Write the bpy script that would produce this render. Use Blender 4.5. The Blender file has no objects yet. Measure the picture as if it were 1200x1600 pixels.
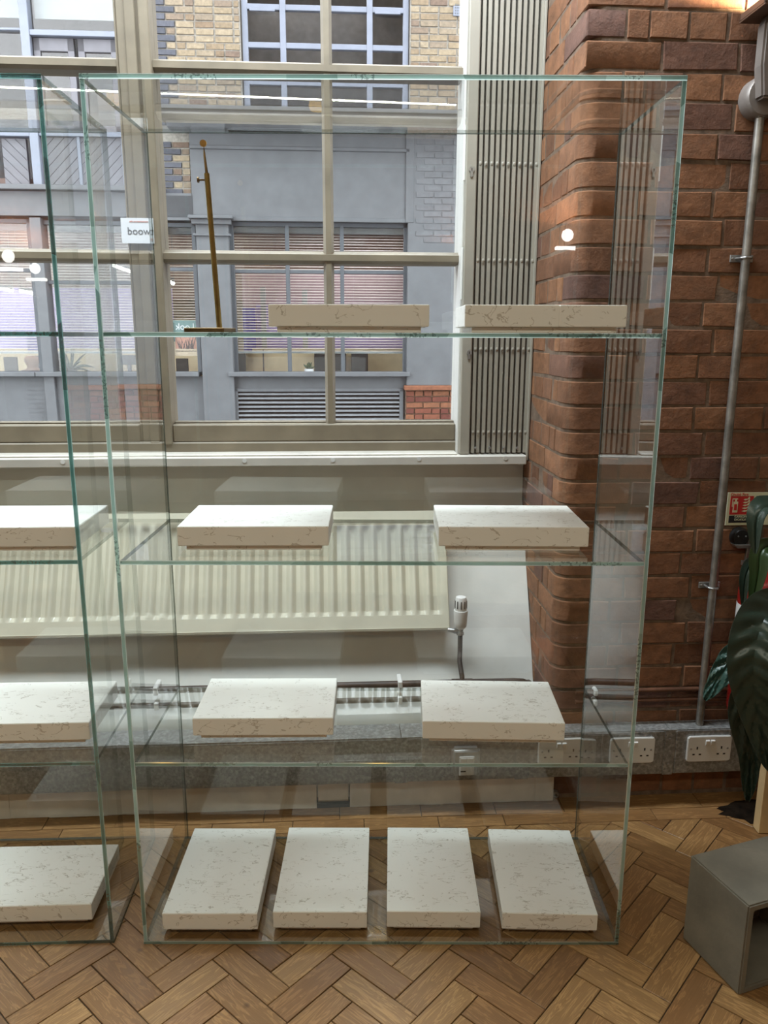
import bpy, bmesh, math, random
from mathutils import Vector, Matrix
random.seed(7)
S = bpy.context.scene
COL = S.collection
R = math.radians
# ------------------------------------------------------------------ camera, sky, lights, exposure
F, PITCH, ROLL, YAW, H = 1224.0, R(12.625), R(.17), R(.093), 1.497
WY = R(3.5)                       # the window wall stands 3.5 degrees off the camera's square
OX, OY = 0.0, 2.30
TX, TY = math.cos(WY), math.sin(WY)

def ray(px, py):
    a, b = px - 600, py - 800
    c, s = math.cos(ROLL), math.sin(ROLL)
    u, v = (c*a + s*b)/F, -(-s*a + c*b)/F
    y = math.cos(PITCH) + v*math.sin(PITCH); z = -math.sin(PITCH) + v*math.cos(PITCH)
    c, s = math.cos(YAW), math.sin(YAW)
    return Vector((c*u + s*y, -s*u + c*y, z))
def at_y(px, py, Y):
    r = ray(px, py); return Vector((0, 0, H)) + r*(Y/r.y)
def at_z(px, py, Z):
    r = ray(px, py); return Vector((0, 0, H)) + r*((Z-H)/r.z)
def at_w(px, py, w):              # a point of the photograph on a plane parallel to the window wall: (u, w, z)
    n = Vector((-TY, TX, 0)); r = ray(px, py)
    p0 = Vector((OX, OY, 0)) + n*w
    P = Vector((0, 0, H)) + r*(n.dot(p0 - Vector((0, 0, H)))/n.dot(r))
    d = P - Vector((OX, OY, 0))
    return Vector((d.x*TX + d.y*TY, -d.x*TY + d.y*TX, P.z))

cam_d = bpy.data.cameras.new('camera'); cam = bpy.data.objects.new('camera', cam_d); COL.objects.link(cam)
cam_d.sensor_fit = 'VERTICAL'; cam_d.sensor_height = 32; cam_d.lens = F/1600*32
cam_d.clip_start = .02; cam_d.clip_end = 200
fwd = ray(600, 800).normalized()
rgt = (ray(601, 800) - ray(600, 800)).normalized(); upv = rgt.cross(fwd)
M = Matrix((rgt, upv, -fwd)).transposed().to_4x4(); M.translation = (0, 0, H)
cam.matrix_world = M
S.camera = cam

S.view_settings.view_transform = 'Standard'; S.view_settings.look = 'None'
S.view_settings.gamma = 1; S.view_settings.use_curve_mapping = False
S.view_settings.exposure = 0.09
S.cycles.use_denoising = True
S.cycles.max_bounces = 14; S.cycles.diffuse_bounces = 5; S.cycles.glossy_bounces = 5
S.cycles.transmission_bounces = 8; S.cycles.transparent_max_bounces = 40
S.cycles.sample_clamp_indirect = 6; S.cycles.caustics_reflective = False; S.cycles.caustics_refractive = False

wd = bpy.data.worlds.new('overcast_sky'); S.world = wd; wd.use_nodes = True
bg = wd.node_tree.nodes['Background']; bg.inputs[0].default_value = (.93, .96, 1, 1); bg.inputs[1].default_value = 5.6

def area(name, loc, sx, sy, power, color, rot=(0, 0, 0)):
    d = bpy.data.lights.new(name, 'AREA'); d.shape = 'RECTANGLE'; d.size = sx; d.size_y = sy
    d.energy = power; d.color = color
    o = bpy.data.objects.new(name, d); o.location = loc; o.rotation_euler = rot; COL.objects.link(o)
    return o
CEIL = 3.6
# two added fill panels, one strip light: x, y, length, width, watts, colour
FILL_AND_STRIP_LIGHTS = [(-1.90, 2.08, 1.5, .44, 68, (.84, .93, 1)), (-.10, 2.08, 1.5, .44, 68, (.84, .93, 1)),
                  (-.6, -.75, 4.0, .085, 46, (1, .98, .80))]
for i, (x, y, l, w_, p, c) in enumerate(FILL_AND_STRIP_LIGHTS):
    area('ceiling_lamp_light', (x, y, 3.238), l - .04, w_ - .04, p, c)

# ------------------------------------------------------------------ helpers
class Frame:
    def __init__(s, ox, oy, ang): s.ox, s.oy, s.ang = ox, oy, ang
    def P(s, p):
        c, n = math.cos(s.ang), math.sin(s.ang)
        return Vector((s.ox + c*p[0] - n*p[1], s.oy + n*p[0] + c*p[1], p[2]))
WORLD = Frame(0, 0, 0); WALL = Frame(OX, OY, WY)

class MB:
    def __init__(s): s.v = []; s.f = []; s.mi = []; s.m = 0
    def add(s, vs, fs, m=None):
        b = len(s.v); s.v += [tuple(p) for p in vs]
        s.f += [tuple(i + b for i in f) for f in fs]; s.mi += [s.m if m is None else m]*len(fs)
        return s
    def box(s, x0, y0, z0, x1, y1, z1, m=None):
        if x0 > x1: x0, x1 = x1, x0
        if y0 > y1: y0, y1 = y1, y0
        if z0 > z1: z0, z1 = z1, z0
        v = [(x, y, z) for z in (z0, z1) for y in (y0, y1) for x in (x0, x1)]
        return s.add(v, [(0,2,3,1),(4,5,7,6),(0,1,5,4),(2,6,7,3),(0,4,6,2),(1,3,7,5)], m)
    def obox(s, c, ax, ay, az, m=None):     # centre and three half-axes
        c, ax, ay, az = Vector(c), Vector(ax), Vector(ay), Vector(az)
        v = [c + i*ax + j*ay + k*az for k in (-1, 1) for j in (-1, 1) for i in (-1, 1)]
        return s.add(v, [(0,2,3,1),(4,5,7,6),(0,1,5,4),(2,6,7,3),(0,4,6,2),(1,3,7,5)], m)
    def prism(s, poly, axis, lo, hi, m=None):  # polygon (a,b) extruded along an axis
        def mk(a, b, t): return {'x': (t, a, b), 'y': (a, t, b), 'z': (a, b, t)}[axis]
        n = len(poly)
        v = [mk(a, b, lo) for a, b in poly] + [mk(a, b, hi) for a, b in poly]
        f = [tuple(range(n)), tuple(range(2*n-1, n-1, -1))]
        f += [(i, i+n, (i+1) % n + n, (i+1) % n) for i in range(n)]
        return s.add(v, f, m)
    def tube(s, pts, r, n=10, m=None, cap=True):
        pts = [Vector(p) for p in pts]; rs = r if isinstance(r, (list, tuple)) else [r]*len(pts)
        v = []; prev = None
        for i, p in enumerate(pts):
            d = (pts[min(i+1, len(pts)-1)] - pts[max(i-1, 0)]).normalized()
            if prev is None:
                a = Vector((0, 0, 1)) if abs(d.z) < .9 else Vector((1, 0, 0))
                e = d.cross(a).normalized()
            else:
                e = (prev - d*prev.dot(d)).normalized()
            prev = e; g = d.cross(e)
            v += [p + rs[i]*(math.cos(2*math.pi*k/n)*e + math.sin(2*math.pi*k/n)*g) for k in range(n)]
        f = [(i*n+k, i*n+(k+1) % n, (i+1)*n+(k+1) % n, (i+1)*n+k) for i in range(len(pts)-1) for k in range(n)]
        if cap: f += [tuple(range(n-1, -1, -1)), tuple(range((len(pts)-1)*n, len(pts)*n))]
        return s.add(v, f, m)
    def cyl(s, p0, p1, r0, r1=None, n=16, m=None): return s.tube([p0, p1], [r0, r0 if r1 is None else r1], n, m)
    def lathe(s, prof, c, axis='z', n=20, m=None):   # prof: (radius, height)
        v = []
        for r, h in prof:
            for k in range(n):
                a = 2*math.pi*k/n; x, y = r*math.cos(a), r*math.sin(a)
                q = {'z': (x, y, h), 'y': (x, h, y), 'x': (h, x, y)}[axis]
                v.append((c[0]+q[0], c[1]+q[1], c[2]+q[2]))
        N = len(prof)
        f = [(i*n+k, i*n+(k+1) % n, (i+1)*n+(k+1) % n, (i+1)*n+k) for i in range(N-1) for k in range(n)]
        f += [tuple(range(n-1, -1, -1)), tuple(range((N-1)*n, N*n))]
        return s.add(v, f, m)
    def mesh(s, name, mats, origin=(0, 0, 0), bevel=0, smooth=False, seg=1):
        me = bpy.data.meshes.new(name)
        o = Vector(origin)
        me.from_pydata([tuple(Vector(p) - o) for p in s.v], [], s.f)
        for i, p in enumerate(me.polygons): p.material_index = s.mi[i]
        for mt in (mats if isinstance(mats, (list, tuple)) else [mats]): me.materials.append(mt)
        bm = bmesh.new(); bm.from_mesh(me)
        bmesh.ops.recalc_face_normals(bm, faces=bm.faces)
        if bevel:
            bmesh.ops.bevel(bm, geom=[e for e in bm.edges if e.is_manifold and e.calc_face_angle(0) > .5], offset=bevel, segments=seg, affect='EDGES', clamp_overlap=True)
        if smooth:
            for fc in bm.faces: fc.smooth = True
            for e in bm.edges:
                if not e.is_manifold or e.calc_face_angle(0) > .7: e.smooth = False
        bm.to_mesh(me); bm.free()
        return me
    def part(s, name, mats, parent, bevel=0, smooth=False, label=None, kind=None, seg=1):
        """parent: an object that carries 'og' (its authored origin)"""
        og = OG[parent.name]
        o = bpy.data.objects.new(name, s.mesh(name, mats, og, bevel, smooth, seg)); COL.objects.link(o)
        o.parent = parent; OG[o.name] = og
        if label: o['label'] = label
        if kind: o['kind'] = kind
        return o
    def top(s, name, mats, label=None, cat=None, group=None, kind=None, origin=(0, 0, 0), fr=WORLD, bevel=0, smooth=False, seg=1):
        o = bpy.data.objects.new(name, s.mesh(name, mats, origin, bevel, smooth, seg)); COL.objects.link(o)
        o.location = fr.P(origin); o.rotation_euler = (0, 0, fr.ang); OG[o.name] = tuple(origin)
        tagit(o, label, cat, group, kind); return o
OG = {}
def tagit(o, label, cat, group=None, kind=None):
    if label: o['label'] = label
    if cat: o['category'] = cat
    if group: o['group'] = group
    if kind: o['kind'] = kind
def thing(name, label, cat, origin, fr=WORLD, group=None, kind=None):
    o = bpy.data.objects.new(name, None); COL.objects.link(o); o.empty_display_size = .05
    o.location = fr.P(origin); o.rotation_euler = (0, 0, fr.ang); OG[o.name] = tuple(origin)
    tagit(o, label, cat, group, kind); return o
def inst(name, me, parent, loc, rz=0, rot=None, scale=None):
    """a piece sharing its mesh, placed at loc in the parent's authored frame"""
    o = bpy.data.objects.new(name, me); COL.objects.link(o); o.parent = parent
    o.location = Vector(loc) - Vector(OG[parent.name]); o.rotation_euler = rot or (0, 0, rz)
    if scale: o.scale = scale
    OG[o.name] = (0, 0, 0)
    return o
def copy_tree(src, loc=None, rz=None, label=None):
    def cp(o, par):
        c = o.copy(); COL.objects.link(c); OG[c.name] = OG.get(o.name, (0, 0, 0))
        if par is not None: c.parent = par
        for ch in list(o.children): cp(ch, c)
        return c
    c = cp(src, None)
    if loc is not None: c.location = loc
    if rz is not None: c.rotation_euler = (0, 0, rz)
    if label: c['label'] = label
    return c
def text_part(name, body, size, mat, parent, loc, rot=(math.pi/2, 0, 0), mirror=False, ext=.0006):
    cu = bpy.data.curves.new(name, 'FONT'); cu.body = body; cu.size = size; cu.align_x = 'CENTER'; cu.align_y = 'CENTER'
    cu.extrude = ext; cu.resolution_u = 3
    tmp = bpy.data.objects.new(name, cu); COL.objects.link(tmp)
    me = bpy.data.meshes.new_from_object(tmp); me.name = name
    bpy.data.objects.remove(tmp); bpy.data.curves.remove(cu)
    me.materials.clear(); me.materials.append(mat)
    for v in me.vertices:
        if mirror: v.co.x = -v.co.x
    if mirror: me.flip_normals()
    return inst(name, me, parent, loc, rot=rot)

# ------------------------------------------------------------------ materials
class NT:
    def __init__(s, name):
        s.mat = bpy.data.materials.new(name); s.mat.use_nodes = True
        s.t = s.mat.node_tree; s.N = s.t.nodes; s.L = s.t.links
        s.b = s.N['Principled BSDF']; s.out = s.N['Material Output']
    def n(s, typ, **kw):
        x = s.N.new(typ)
        for k, v in kw.items():
            if k in ('operation', 'blend_type', 'data_type', 'feature', 'wave_type', 'bands_direction', 'noise_dimensions', 'clamp', 'distance'): setattr(x, k, v)
            else: x.inputs[k].default_value = v
        return x
    def l(s, a, b): s.L.new(a, b)
    def math(s, op, a, b=None, clamp=False):
        x = s.N.new('ShaderNodeMath'); x.operation = op; x.use_clamp = clamp
        for i, q in enumerate((a, b)):
            if q is None: continue
            if isinstance(q, (int, float)): x.inputs[i].default_value = q
            else: s.l(q, x.inputs[i])
        return x.outputs[0]
    def mix(s, fac, a, b, blend='MIX'):
        x = s.N.new('ShaderNodeMix'); x.data_type = 'RGBA'; x.blend_type = blend
        for i, q in ((0, fac), (6, a), (7, b)):
            if isinstance(q, (int, float)): x.inputs[i].default_value = q
            elif isinstance(q, (tuple, list)): x.inputs[i].default_value = (*q[:3], 1)
            else: s.l(q, x.inputs[i])
        return x.outputs[2]
    def coord(s, kind='Object', scale=None, rnd=False):
        tc = s.N.new('ShaderNodeTexCoord'); o = tc.outputs[kind]
        if rnd:
            oi = s.N.new('ShaderNodeObjectInfo')
            vm = s.N.new('ShaderNodeVectorMath'); vm.operation = 'SCALE'; vm.inputs[0].default_value = (37, 53, 71)
            s.l(oi.outputs['Random'], vm.inputs['Scale'])
            va = s.N.new('ShaderNodeVectorMath'); va.operation = 'ADD'; s.l(o, va.inputs[0]); s.l(vm.outputs[0], va.inputs[1]); o = va.outputs[0]
        if scale:
            mp = s.N.new('ShaderNodeMapping'); mp.inputs['Scale'].default_value = scale; s.l(o, mp.inputs['Vector']); o = mp.outputs[0]
        return o
    def noise(s, co, scale, detail=3, rough=.55, dist=0):
        x = s.n('ShaderNodeTexNoise', Scale=scale, Detail=detail, Roughness=rough, Distortion=dist); s.l(co, x.inputs['Vector']); return x.outputs['Fac']
    def ramp(s, fac, stops):
        x = s.N.new('ShaderNodeValToRGB'); e = x.color_ramp.elements
        while len(e) < len(stops): e.new(.5)
        for i, (p, c) in enumerate(stops):
            e[i].position = p; e[i].color = (*c[:3], 1) if not isinstance(c, (int, float)) else (c, c, c, 1)
        s.l(fac, x.inputs[0]); return x.outputs[0]
    def bump(s, h, strength=.3, dist=.002):
        x = s.n('ShaderNodeBump', Strength=strength, Distance=dist); s.l(h, x.inputs['Height']); s.l(x.outputs[0], s.b.inputs['Normal'])
    def base(s, c):
        if isinstance(c, (tuple, list)): s.b.inputs['Base Color'].default_value = (*c[:3], 1)
        else: s.l(c, s.b.inputs['Base Color'])
    def set(s, **kw):
        for k, v in kw.items(): s.b.inputs[k.replace('_', ' ')].default_value = v
        return s

def paint(name, c, rough=.5, var=.12, scale=9, bump=.0, bscale=120, metal=0, c2=None, rnd=0.0):
    m = NT(name); co = m.coord(rnd=bool(rnd))
    n1 = m.noise(co, scale, 5)
    d = c2 or tuple(x*(1-var*2) for x in c)
    col = m.mix(m.ramp(n1, [(.3, 0), (.72, 1)]), d, tuple(min(1, x*(1+var)) for x in c))
    if rnd:
        oi = m.N.new('ShaderNodeObjectInfo')
        col = m.mix(1.0, col, m.ramp(oi.outputs['Random'], [(0, (1-rnd,)*3), (1, (1+rnd*.4,)*3)]), 'MULTIPLY')
    m.base(col); m.set(Roughness=rough, Metallic=metal)
    if bump: m.bump(m.noise(co, bscale, 4), bump, .002)
    return m.mat

def glass_mat(name, tint, double=True):
    """clear sheet: front faces mirror by Fresnel and let the rest through; the way out of the sheet is clear"""
    m = NT(name); m.N.remove(m.b)
    fr = m.n('ShaderNodeFresnel', IOR=1.5)
    f = fr.outputs[0]
    if double: f = m.math('DIVIDE', m.math('MULTIPLY', f, 2.0), m.math('ADD', f, 1.0))
    ge = m.N.new('ShaderNodeNewGeometry')
    f = m.math('MULTIPLY', f, m.math('SUBTRACT', 1.0, ge.outputs['Backfacing']))
    tcol = m.mix(ge.outputs['Backfacing'], tint, (1, 1, 1))
    tr = m.N.new('ShaderNodeBsdfTransparent'); m.l(tcol, tr.inputs[0])
    gl = m.n('ShaderNodeBsdfGlossy', Roughness=0.0); gl.inputs['Color'].default_value = (1, 1, 1, 1)
    mx = m.N.new('ShaderNodeMixShader'); m.l(f, mx.inputs[0]); m.l(tr.outputs[0], mx.inputs[1]); m.l(gl.outputs[0], mx.inputs[2])
    m.l(mx.outputs[0], m.out.inputs[0]); return m.mat
def edge_mat(name, dark, light, tr_amt, gloss=.2):
    m = NT(name); m.N.remove(m.b)
    co = m.coord()
    vo = m.n('ShaderNodeTexVoronoi', Scale=5.5); m.l(co, vo.inputs['Vector'])
    bw = m.N.new('ShaderNodeRGBToBW'); m.l(vo.outputs['Color'], bw.inputs[0])
    tick = m.math('GREATER_THAN', m.noise(co, 170, 1), .56)
    tick = m.math('MULTIPLY', tick, m.math('GREATER_THAN', m.noise(co, 4.5, 2), .56))
    k = m.math('ADD', m.math('MULTIPLY', m.noise(co, 3, 2), .5), m.math('MULTIPLY', bw.outputs[0], .5))
    col = m.mix(m.ramp(k, [(.32, 0), (.62, 1)]), dark, light)  # light and dark tones imitate refracted ripples and sparkle in the edge
    col = m.mix(m.math('MULTIPLY', tick, .55), col, (.02, .05, .045))
    df = m.n('ShaderNodeBsdfDiffuse'); m.l(col, df.inputs[0])
    ts = m.N.new('ShaderNodeBsdfTranslucent'); m.l(col, ts.inputs[0])
    a = m.N.new('ShaderNodeMixShader'); a.inputs[0].default_value = .6; m.l(df.outputs[0], a.inputs[1]); m.l(ts.outputs[0], a.inputs[2])
    tr = m.N.new('ShaderNodeBsdfTransparent'); m.l(m.mix(.4, col, (.6, .85, .80)), tr.inputs[0])
    b = m.N.new('ShaderNodeMixShader'); b.inputs[0].default_value = tr_amt; m.l(a.outputs[0], b.inputs[1]); m.l(tr.outputs[0], b.inputs[2])
    gl = m.n('ShaderNodeBsdfGlossy', Roughness=.08)
    c = m.N.new('ShaderNodeMixShader'); c.inputs[0].default_value = gloss; m.l(b.outputs[0], c.inputs[1]); m.l(gl.outputs[0], c.inputs[2])
    m.l(c.outputs[0], m.out.inputs[0]); return m.mat
def joint_mat(name):
    m = NT(name); m.N.remove(m.b)
    tr = m.N.new('ShaderNodeBsdfTransparent'); tr.inputs[0].default_value = (.42, .46, .44, 1)
    df = m.n('ShaderNodeBsdfDiffuse'); df.inputs[0].default_value = (.30, .34, .32, 1)
    a = m.N.new('ShaderNodeMixShader'); a.inputs[0].default_value = .12; m.l(tr.outputs[0], a.inputs[1]); m.l(df.outputs[0], a.inputs[2])
    m.l(a.outputs[0], m.out.inputs[0]); return m.mat
def emit(name, c, st):
    m = NT(name); m.base((0, 0, 0)); m.b.inputs['Emission Color'].default_value = (*c, 1); m.b.inputs['Emission Strength'].default_value = st; return m.mat

def slab_mat():
    m = NT('veined_quartz'); co = m.coord(rnd=True)
    v = None
    for th, sc, mk, wd_ in ((.5, 1.0, 21, .0075), (-.75, 1.15, 24, .0075), (1.35, .9, 18, .007), (2.3, 1.6, 29, .010)):
        mp = m.N.new('ShaderNodeMapping'); mp.inputs['Rotation'].default_value = (.5*th, .4*th, th); mp.inputs['Scale'].default_value = (13*sc, 42*sc, 22*sc); m.l(co, mp.inputs['Vector'])
        ln = m.math('LESS_THAN', m.math('ABSOLUTE', m.math('SUBTRACT', m.noise(mp.outputs[0], 1, 3, .5, .5), .5)), wd_)
        ln = m.math('MULTIPLY', ln, m.math('GREATER_THAN', m.noise(co, mk, 2, .5, .3), .585))
        v = ln if v is None else m.math('MAXIMUM', v, ln)
    base = m.mix(m.noise(co, 5, 3), (.85, .842, .795), (.90, .895, .865))
    m.base(m.mix(m.math('MULTIPLY', v, .52), base, (.30, .25, .18))); m.set(Roughness=.42); return m.mat
def brick_mat(name, ramp, rough=.85, bump=.5, white=.10):
    m = NT(name); co = m.coord(rnd=True); oi = m.N.new('ShaderNodeObjectInfo')
    base = m.ramp(oi.outputs['Random'], ramp)
    n = m.noise(co, 28, 6, .65)
    c = m.mix(1.0, base, m.ramp(n, [(.25, .60), (.75, 1.30)]), 'MULTIPLY')
    sp = m.math('GREATER_THAN', m.noise(co, 120, 2), .72)
    c = m.mix(m.math('MULTIPLY', sp, .4), c, (.09, .05, .035))
    wm = m.ramp(m.noise(co, 8, 6, .7), [(.66, 0), (.76, 1)])
    c = m.mix(m.math('MULTIPLY', wm, white*3), c, (.45, .38, .30))
    m.base(c); m.set(Roughness=rough); m.bump(m.math('ADD', m.noise(co, 90, 6, .7), m.math('MULTIPLY', m.noise(co, 18, 3), 1.5)), bump, .005); return m.mat
def wood_floor():
    m = NT('pine_parquet'); co = m.coord(rnd=True); oi = m.N.new('ShaderNodeObjectInfo')
    st = m.N.new('ShaderNodeMapping'); st.inputs['Scale'].default_value = (1, 9, 9); m.l(co, st.inputs['Vector'])
    wv = m.noise(st.outputs[0], 5.5, 4, .55, 1.3)
    bands = m.math('SINE', m.math('MULTIPLY', wv, 34.0))
    fine = m.N.new('ShaderNodeMapping'); fine.inputs['Scale'].default_value = (1, 40, 40); m.l(co, fine.inputs['Vector'])
    fn = m.noise(fine.outputs[0], 8, 4, .7)
    base = m.ramp(oi.outputs['Random'], [(0, (.22, .110, .042)), (.35, (.345, .188, .075)), (.7, (.415, .243, .102)), (1, (.29, .146, .058))])
    g = m.math('ADD', m.math('MULTIPLY', m.ramp(bands, [(.35, 0), (1, 1)]), .45), m.math('MULTIPLY', fn, .5))
    c = m.mix(g, m.mix(1.0, base, (.52, .46, .40), 'MULTIPLY'), m.mix(1.0, base, (1.3, 1.3, 1.26), 'MULTIPLY'))
    vo = m.n('ShaderNodeTexVoronoi', Scale=7.5); m.l(co, vo.inputs['Vector'])
    kn = m.ramp(vo.outputs['Distance'], [(.035, 1), (.085, 0)])
    c = m.mix(m.math('MULTIPLY', kn, .75), c, (.07, .028, .010))
    wear = m.ramp(m.noise(m.coord('Object', rnd=True), 7, 5, .6), [(.45, 0), (.75, 1)])
    c = m.mix(m.math('MULTIPLY', wear, .30), c, (.155, .088, .042))
    m.base(c); m.set(Roughness=.42); m.bump(m.math('ADD', fn, m.math('MULTIPLY', bands, .15)), .16, .001); return m.mat
def galv():
    m = NT('galvanised_steel'); co = m.coord()
    vo = m.n('ShaderNodeTexVoronoi', Scale=130); m.l(co, vo.inputs['Vector'])
    n = m.noise(co, 75, 5, .6)
    c = m.mix(m.ramp(n, [(.44, 0), (.66, 1)]), (.23, .23, .22), (.37, .37, .36))
    bw = m.N.new('ShaderNodeRGBToBW'); m.l(vo.outputs['Color'], bw.inputs[0])
    c = m.mix(1.0, c, m.ramp(bw.outputs[0], [(.2, .8), (.8, 1.2)]), 'MULTIPLY')
    m.base(c); m.set(Roughness=.48, Metallic=.35); return m.mat
def leaf_mat(name, c1, c2):
    m = NT(name); co = m.coord('Object')
    m.base(m.mix(m.noise(co, 14, 4), c1, c2)); m.set(Roughness=.30); m.bump(m.noise(co, 60, 3), .15, .002); return m.mat

MT = dict(
    slab=slab_mat(),
    glass=glass_mat('cabinet_glass', (.955, .978, .968)),
    pane=glass_mat('window_glass', (.97, .98, .975)),
    edge=edge_mat('glass_edge', (.13, .27, .23), (.42, .66, .60), .22),
    arris=edge_mat('glass_arris', (.45, .62, .57), (.78, .92, .88), .1, .35), arris_dark=edge_mat('dark_glass_arris', (.05, .18, .17), (.30, .52, .50), .1, .3),
    joint=joint_mat('bonded_joint'),
    edge_dark=edge_mat('dark_glass_edge', (.012, .07, .068), (.06, .22, .20), .25),
    brick=brick_mat('orange_brick', [(0, (.15, .064, .031)), (.3, (.205, .089, .041)), (.65, (.25, .112, .050)), (.85, (.18, .080, .043)), (1, (.11, .053, .038))]),
    mortar=paint('dark_mortar', (.19, .13, .09), .95, .25, 30, .6, 160),
    ybrick=brick_mat('yellow_stock_brick', [(0, (0.194, 0.139, 0.092)), (.3, (0.258, 0.204, 0.134)), (.6, (0.302, 0.248, 0.172)), (.85, (0.226, 0.183, 0.134)), (1, (0.162, 0.114, 0.087))], .9, .4, .12),
    bbrick=brick_mat('blue_engineering_brick', [(0, (0.051, 0.057, 0.075)), (1, (0.081, 0.087, 0.111))], .6, .2, .02),
    outer=paint('outer_brown_brick', (.13, .10, .075), .9, .3, 4),
    rbrick=brick_mat('red_facade_brick', [(0, (0.134, 0.038, 0.027)), (.5, (0.204, 0.065, 0.038)), (1, (0.258, 0.108, 0.054))], .8, .3, .06),
    gbrick=paint('grey_painted_brick', (0.145, 0.153, 0.166), .6, .08, 14, .3, 60, rnd=.08),
    ymortar=paint('pale_mortar', (0.297, 0.280, 0.248), .95, .15, 40, .4, 200),
    wood=wood_floor(),
    subfloor=paint('dark_joint', (.045, .028, .016), .9, .2, 30),
    woodplain=paint('parquet_far', (.28, .155, .065), .45, .35, 6),
    plaster=paint('white_plaster', (.70, .70, .655), .8, .07, 4, .35, 28),
    plinth=paint('plinth_paint', (.80, .79, .76), .75, .10, 9, .5, 40),
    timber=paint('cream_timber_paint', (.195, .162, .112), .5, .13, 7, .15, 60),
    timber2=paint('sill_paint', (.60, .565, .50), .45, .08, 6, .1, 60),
    shutter=paint('shutter_cream', (.315, .29, .24), .38, .05, 5),
    rad=paint('radiator_cream', (.56, .535, .425), .22, .05, 8),
    galv=galv(),
    steel=paint('brushed_steel', (.42, .42, .41), .35, .15, 30, metal=.8),
    conduit=paint('conduit_steel', (.30, .28, .25), .42, .25, 18, metal=.7),
    white_pl=paint('white_plastic', (.72, .71, .68), .3, .03, 5),
    dark=paint('black_plastic', (.012, .012, .012), .4, .1),
    hole=paint('dark_slot', (.01, .008, .007), .9, .1),
    pipe=paint('brown_pipe', (.055, .038, .030), .5, .3, 20),
    copper=paint('painted_brown_pipe', (.12, .05, .026), .5, .25, 20),
    brass=paint('aged_brass', (.30, .205, .07), .32, .2, 22, metal=.95),
    brass_d=paint('dark_brass', (.15, .095, .04), .36, .25, 22, metal=.9),
    amber=paint('amber_disc', (.48, .26, .05), .3, .1),
    concrete=paint('grey_concrete', (.21, .19, .15), .8, .16, 7, .35, 90),
    tan=paint('pale_pine', (.70, .50, .26), .5, .1, 8),
    red=paint('extinguisher_red', (.22, .010, .008), .25, .05),
    bitumen=paint('black_bitumen', (.016, .010, .006), .95, .4, 25, .9, 40),
    lamp_grey=paint('lamp_bronze', (.24, .21, .19), .4, .12, 10, metal=.3),
    lamp_hood=paint('lamp_hood_brown', (.10, .055, .035), .45, .15),
    ceil=paint('ceiling_white', (.50, .48, .43), .9, .04),
    wallp=paint('white_wall', (.42, .38, .32), .85, .05),
    led=emit('lamp_diffuser', (1, .96, .9), 12.0),
    # across the street
    grey=paint('grey_facade_paint', (0.132, 0.141, 0.153), .55, .07, 5, .1, 30),
    grey_d=paint('dark_grey_frame', (0.092, 0.105, 0.121), .5, .08, 8),
    lilac=paint('lilac_white_frame', (.215, .240, .300), .4, .05, 6),
    lilac_g=paint('lilac_grey_boards', (0.162, 0.162, 0.183), .55, .07, 7, rnd=.06),
    louvre=paint('louvre_metal', (0.335, 0.351, 0.378), .35, .08, 8, metal=.2),
    blind=paint('blind_slat', (.50, .46, .44), .5, .05),
    blind_w=paint('white_roller_blind', (.25, .28, .29), .7, .05),
    off_wall=paint('office_cream', (.85, .72, .47), .8, .05),
    off_brown=paint('office_brown', (.24, .17, .15), .8, .1),
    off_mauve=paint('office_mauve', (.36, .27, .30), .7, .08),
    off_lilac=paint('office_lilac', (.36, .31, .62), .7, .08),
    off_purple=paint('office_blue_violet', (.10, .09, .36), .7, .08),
    off_dark=paint('office_dark', (.03, .03, .035), .6, .1),
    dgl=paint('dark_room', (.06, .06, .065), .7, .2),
    asphalt=paint('asphalt', (0.087, 0.087, 0.092), .9, .2, 20, .5, 80),
    skin=paint('skin', (.42, .24, .16), .55, .06), shirt=paint('dark_shirt', (.10, .06, .05), .8, .1),
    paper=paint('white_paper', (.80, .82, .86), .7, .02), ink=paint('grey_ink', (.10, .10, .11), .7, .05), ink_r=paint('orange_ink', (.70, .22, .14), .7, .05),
    teal_p=paint('poster_teal', (.16, .27, .27), .6, .08), pink_p=paint('poster_pink', (.52, .28, .22), .6, .08), cream_p=paint('poster_cream', (.60, .50, .38), .6, .06),
    sign=paint('photoluminescent_board', (.66, .66, .46), .5, .03), sign_r=paint('sign_red', (.50, .025, .025), .5, .03), sign_k=paint('sign_black', (.015, .015, .02), .5, .03), sign_g=paint('sign_green', (.02, .14, .08), .5, .05),
    leaf=leaf_mat('dark_leaf', (.014, .028, .020), (.032, .052, .038)),
    leaf2=leaf_mat('blue_green_leaf', (.030, .075, .065), (.055, .115, .095)),
    leaf3=leaf_mat('mid_green_leaf', (.020, .040, .014), (.034, .064, .020)),
    soil=paint('potting_soil', (.03, .02, .013), .95, .3), terracotta=paint('dark_pot', (.10, .09, .085), .6, .1),
    glow=emit('yellow_shade_glow', (1, .60, .12), 5.0),
)
WARM = (1, .72, .42)
MT['bitumen'].node_tree.nodes['Principled BSDF'].inputs['Specular IOR Level'].default_value = .08
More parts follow.
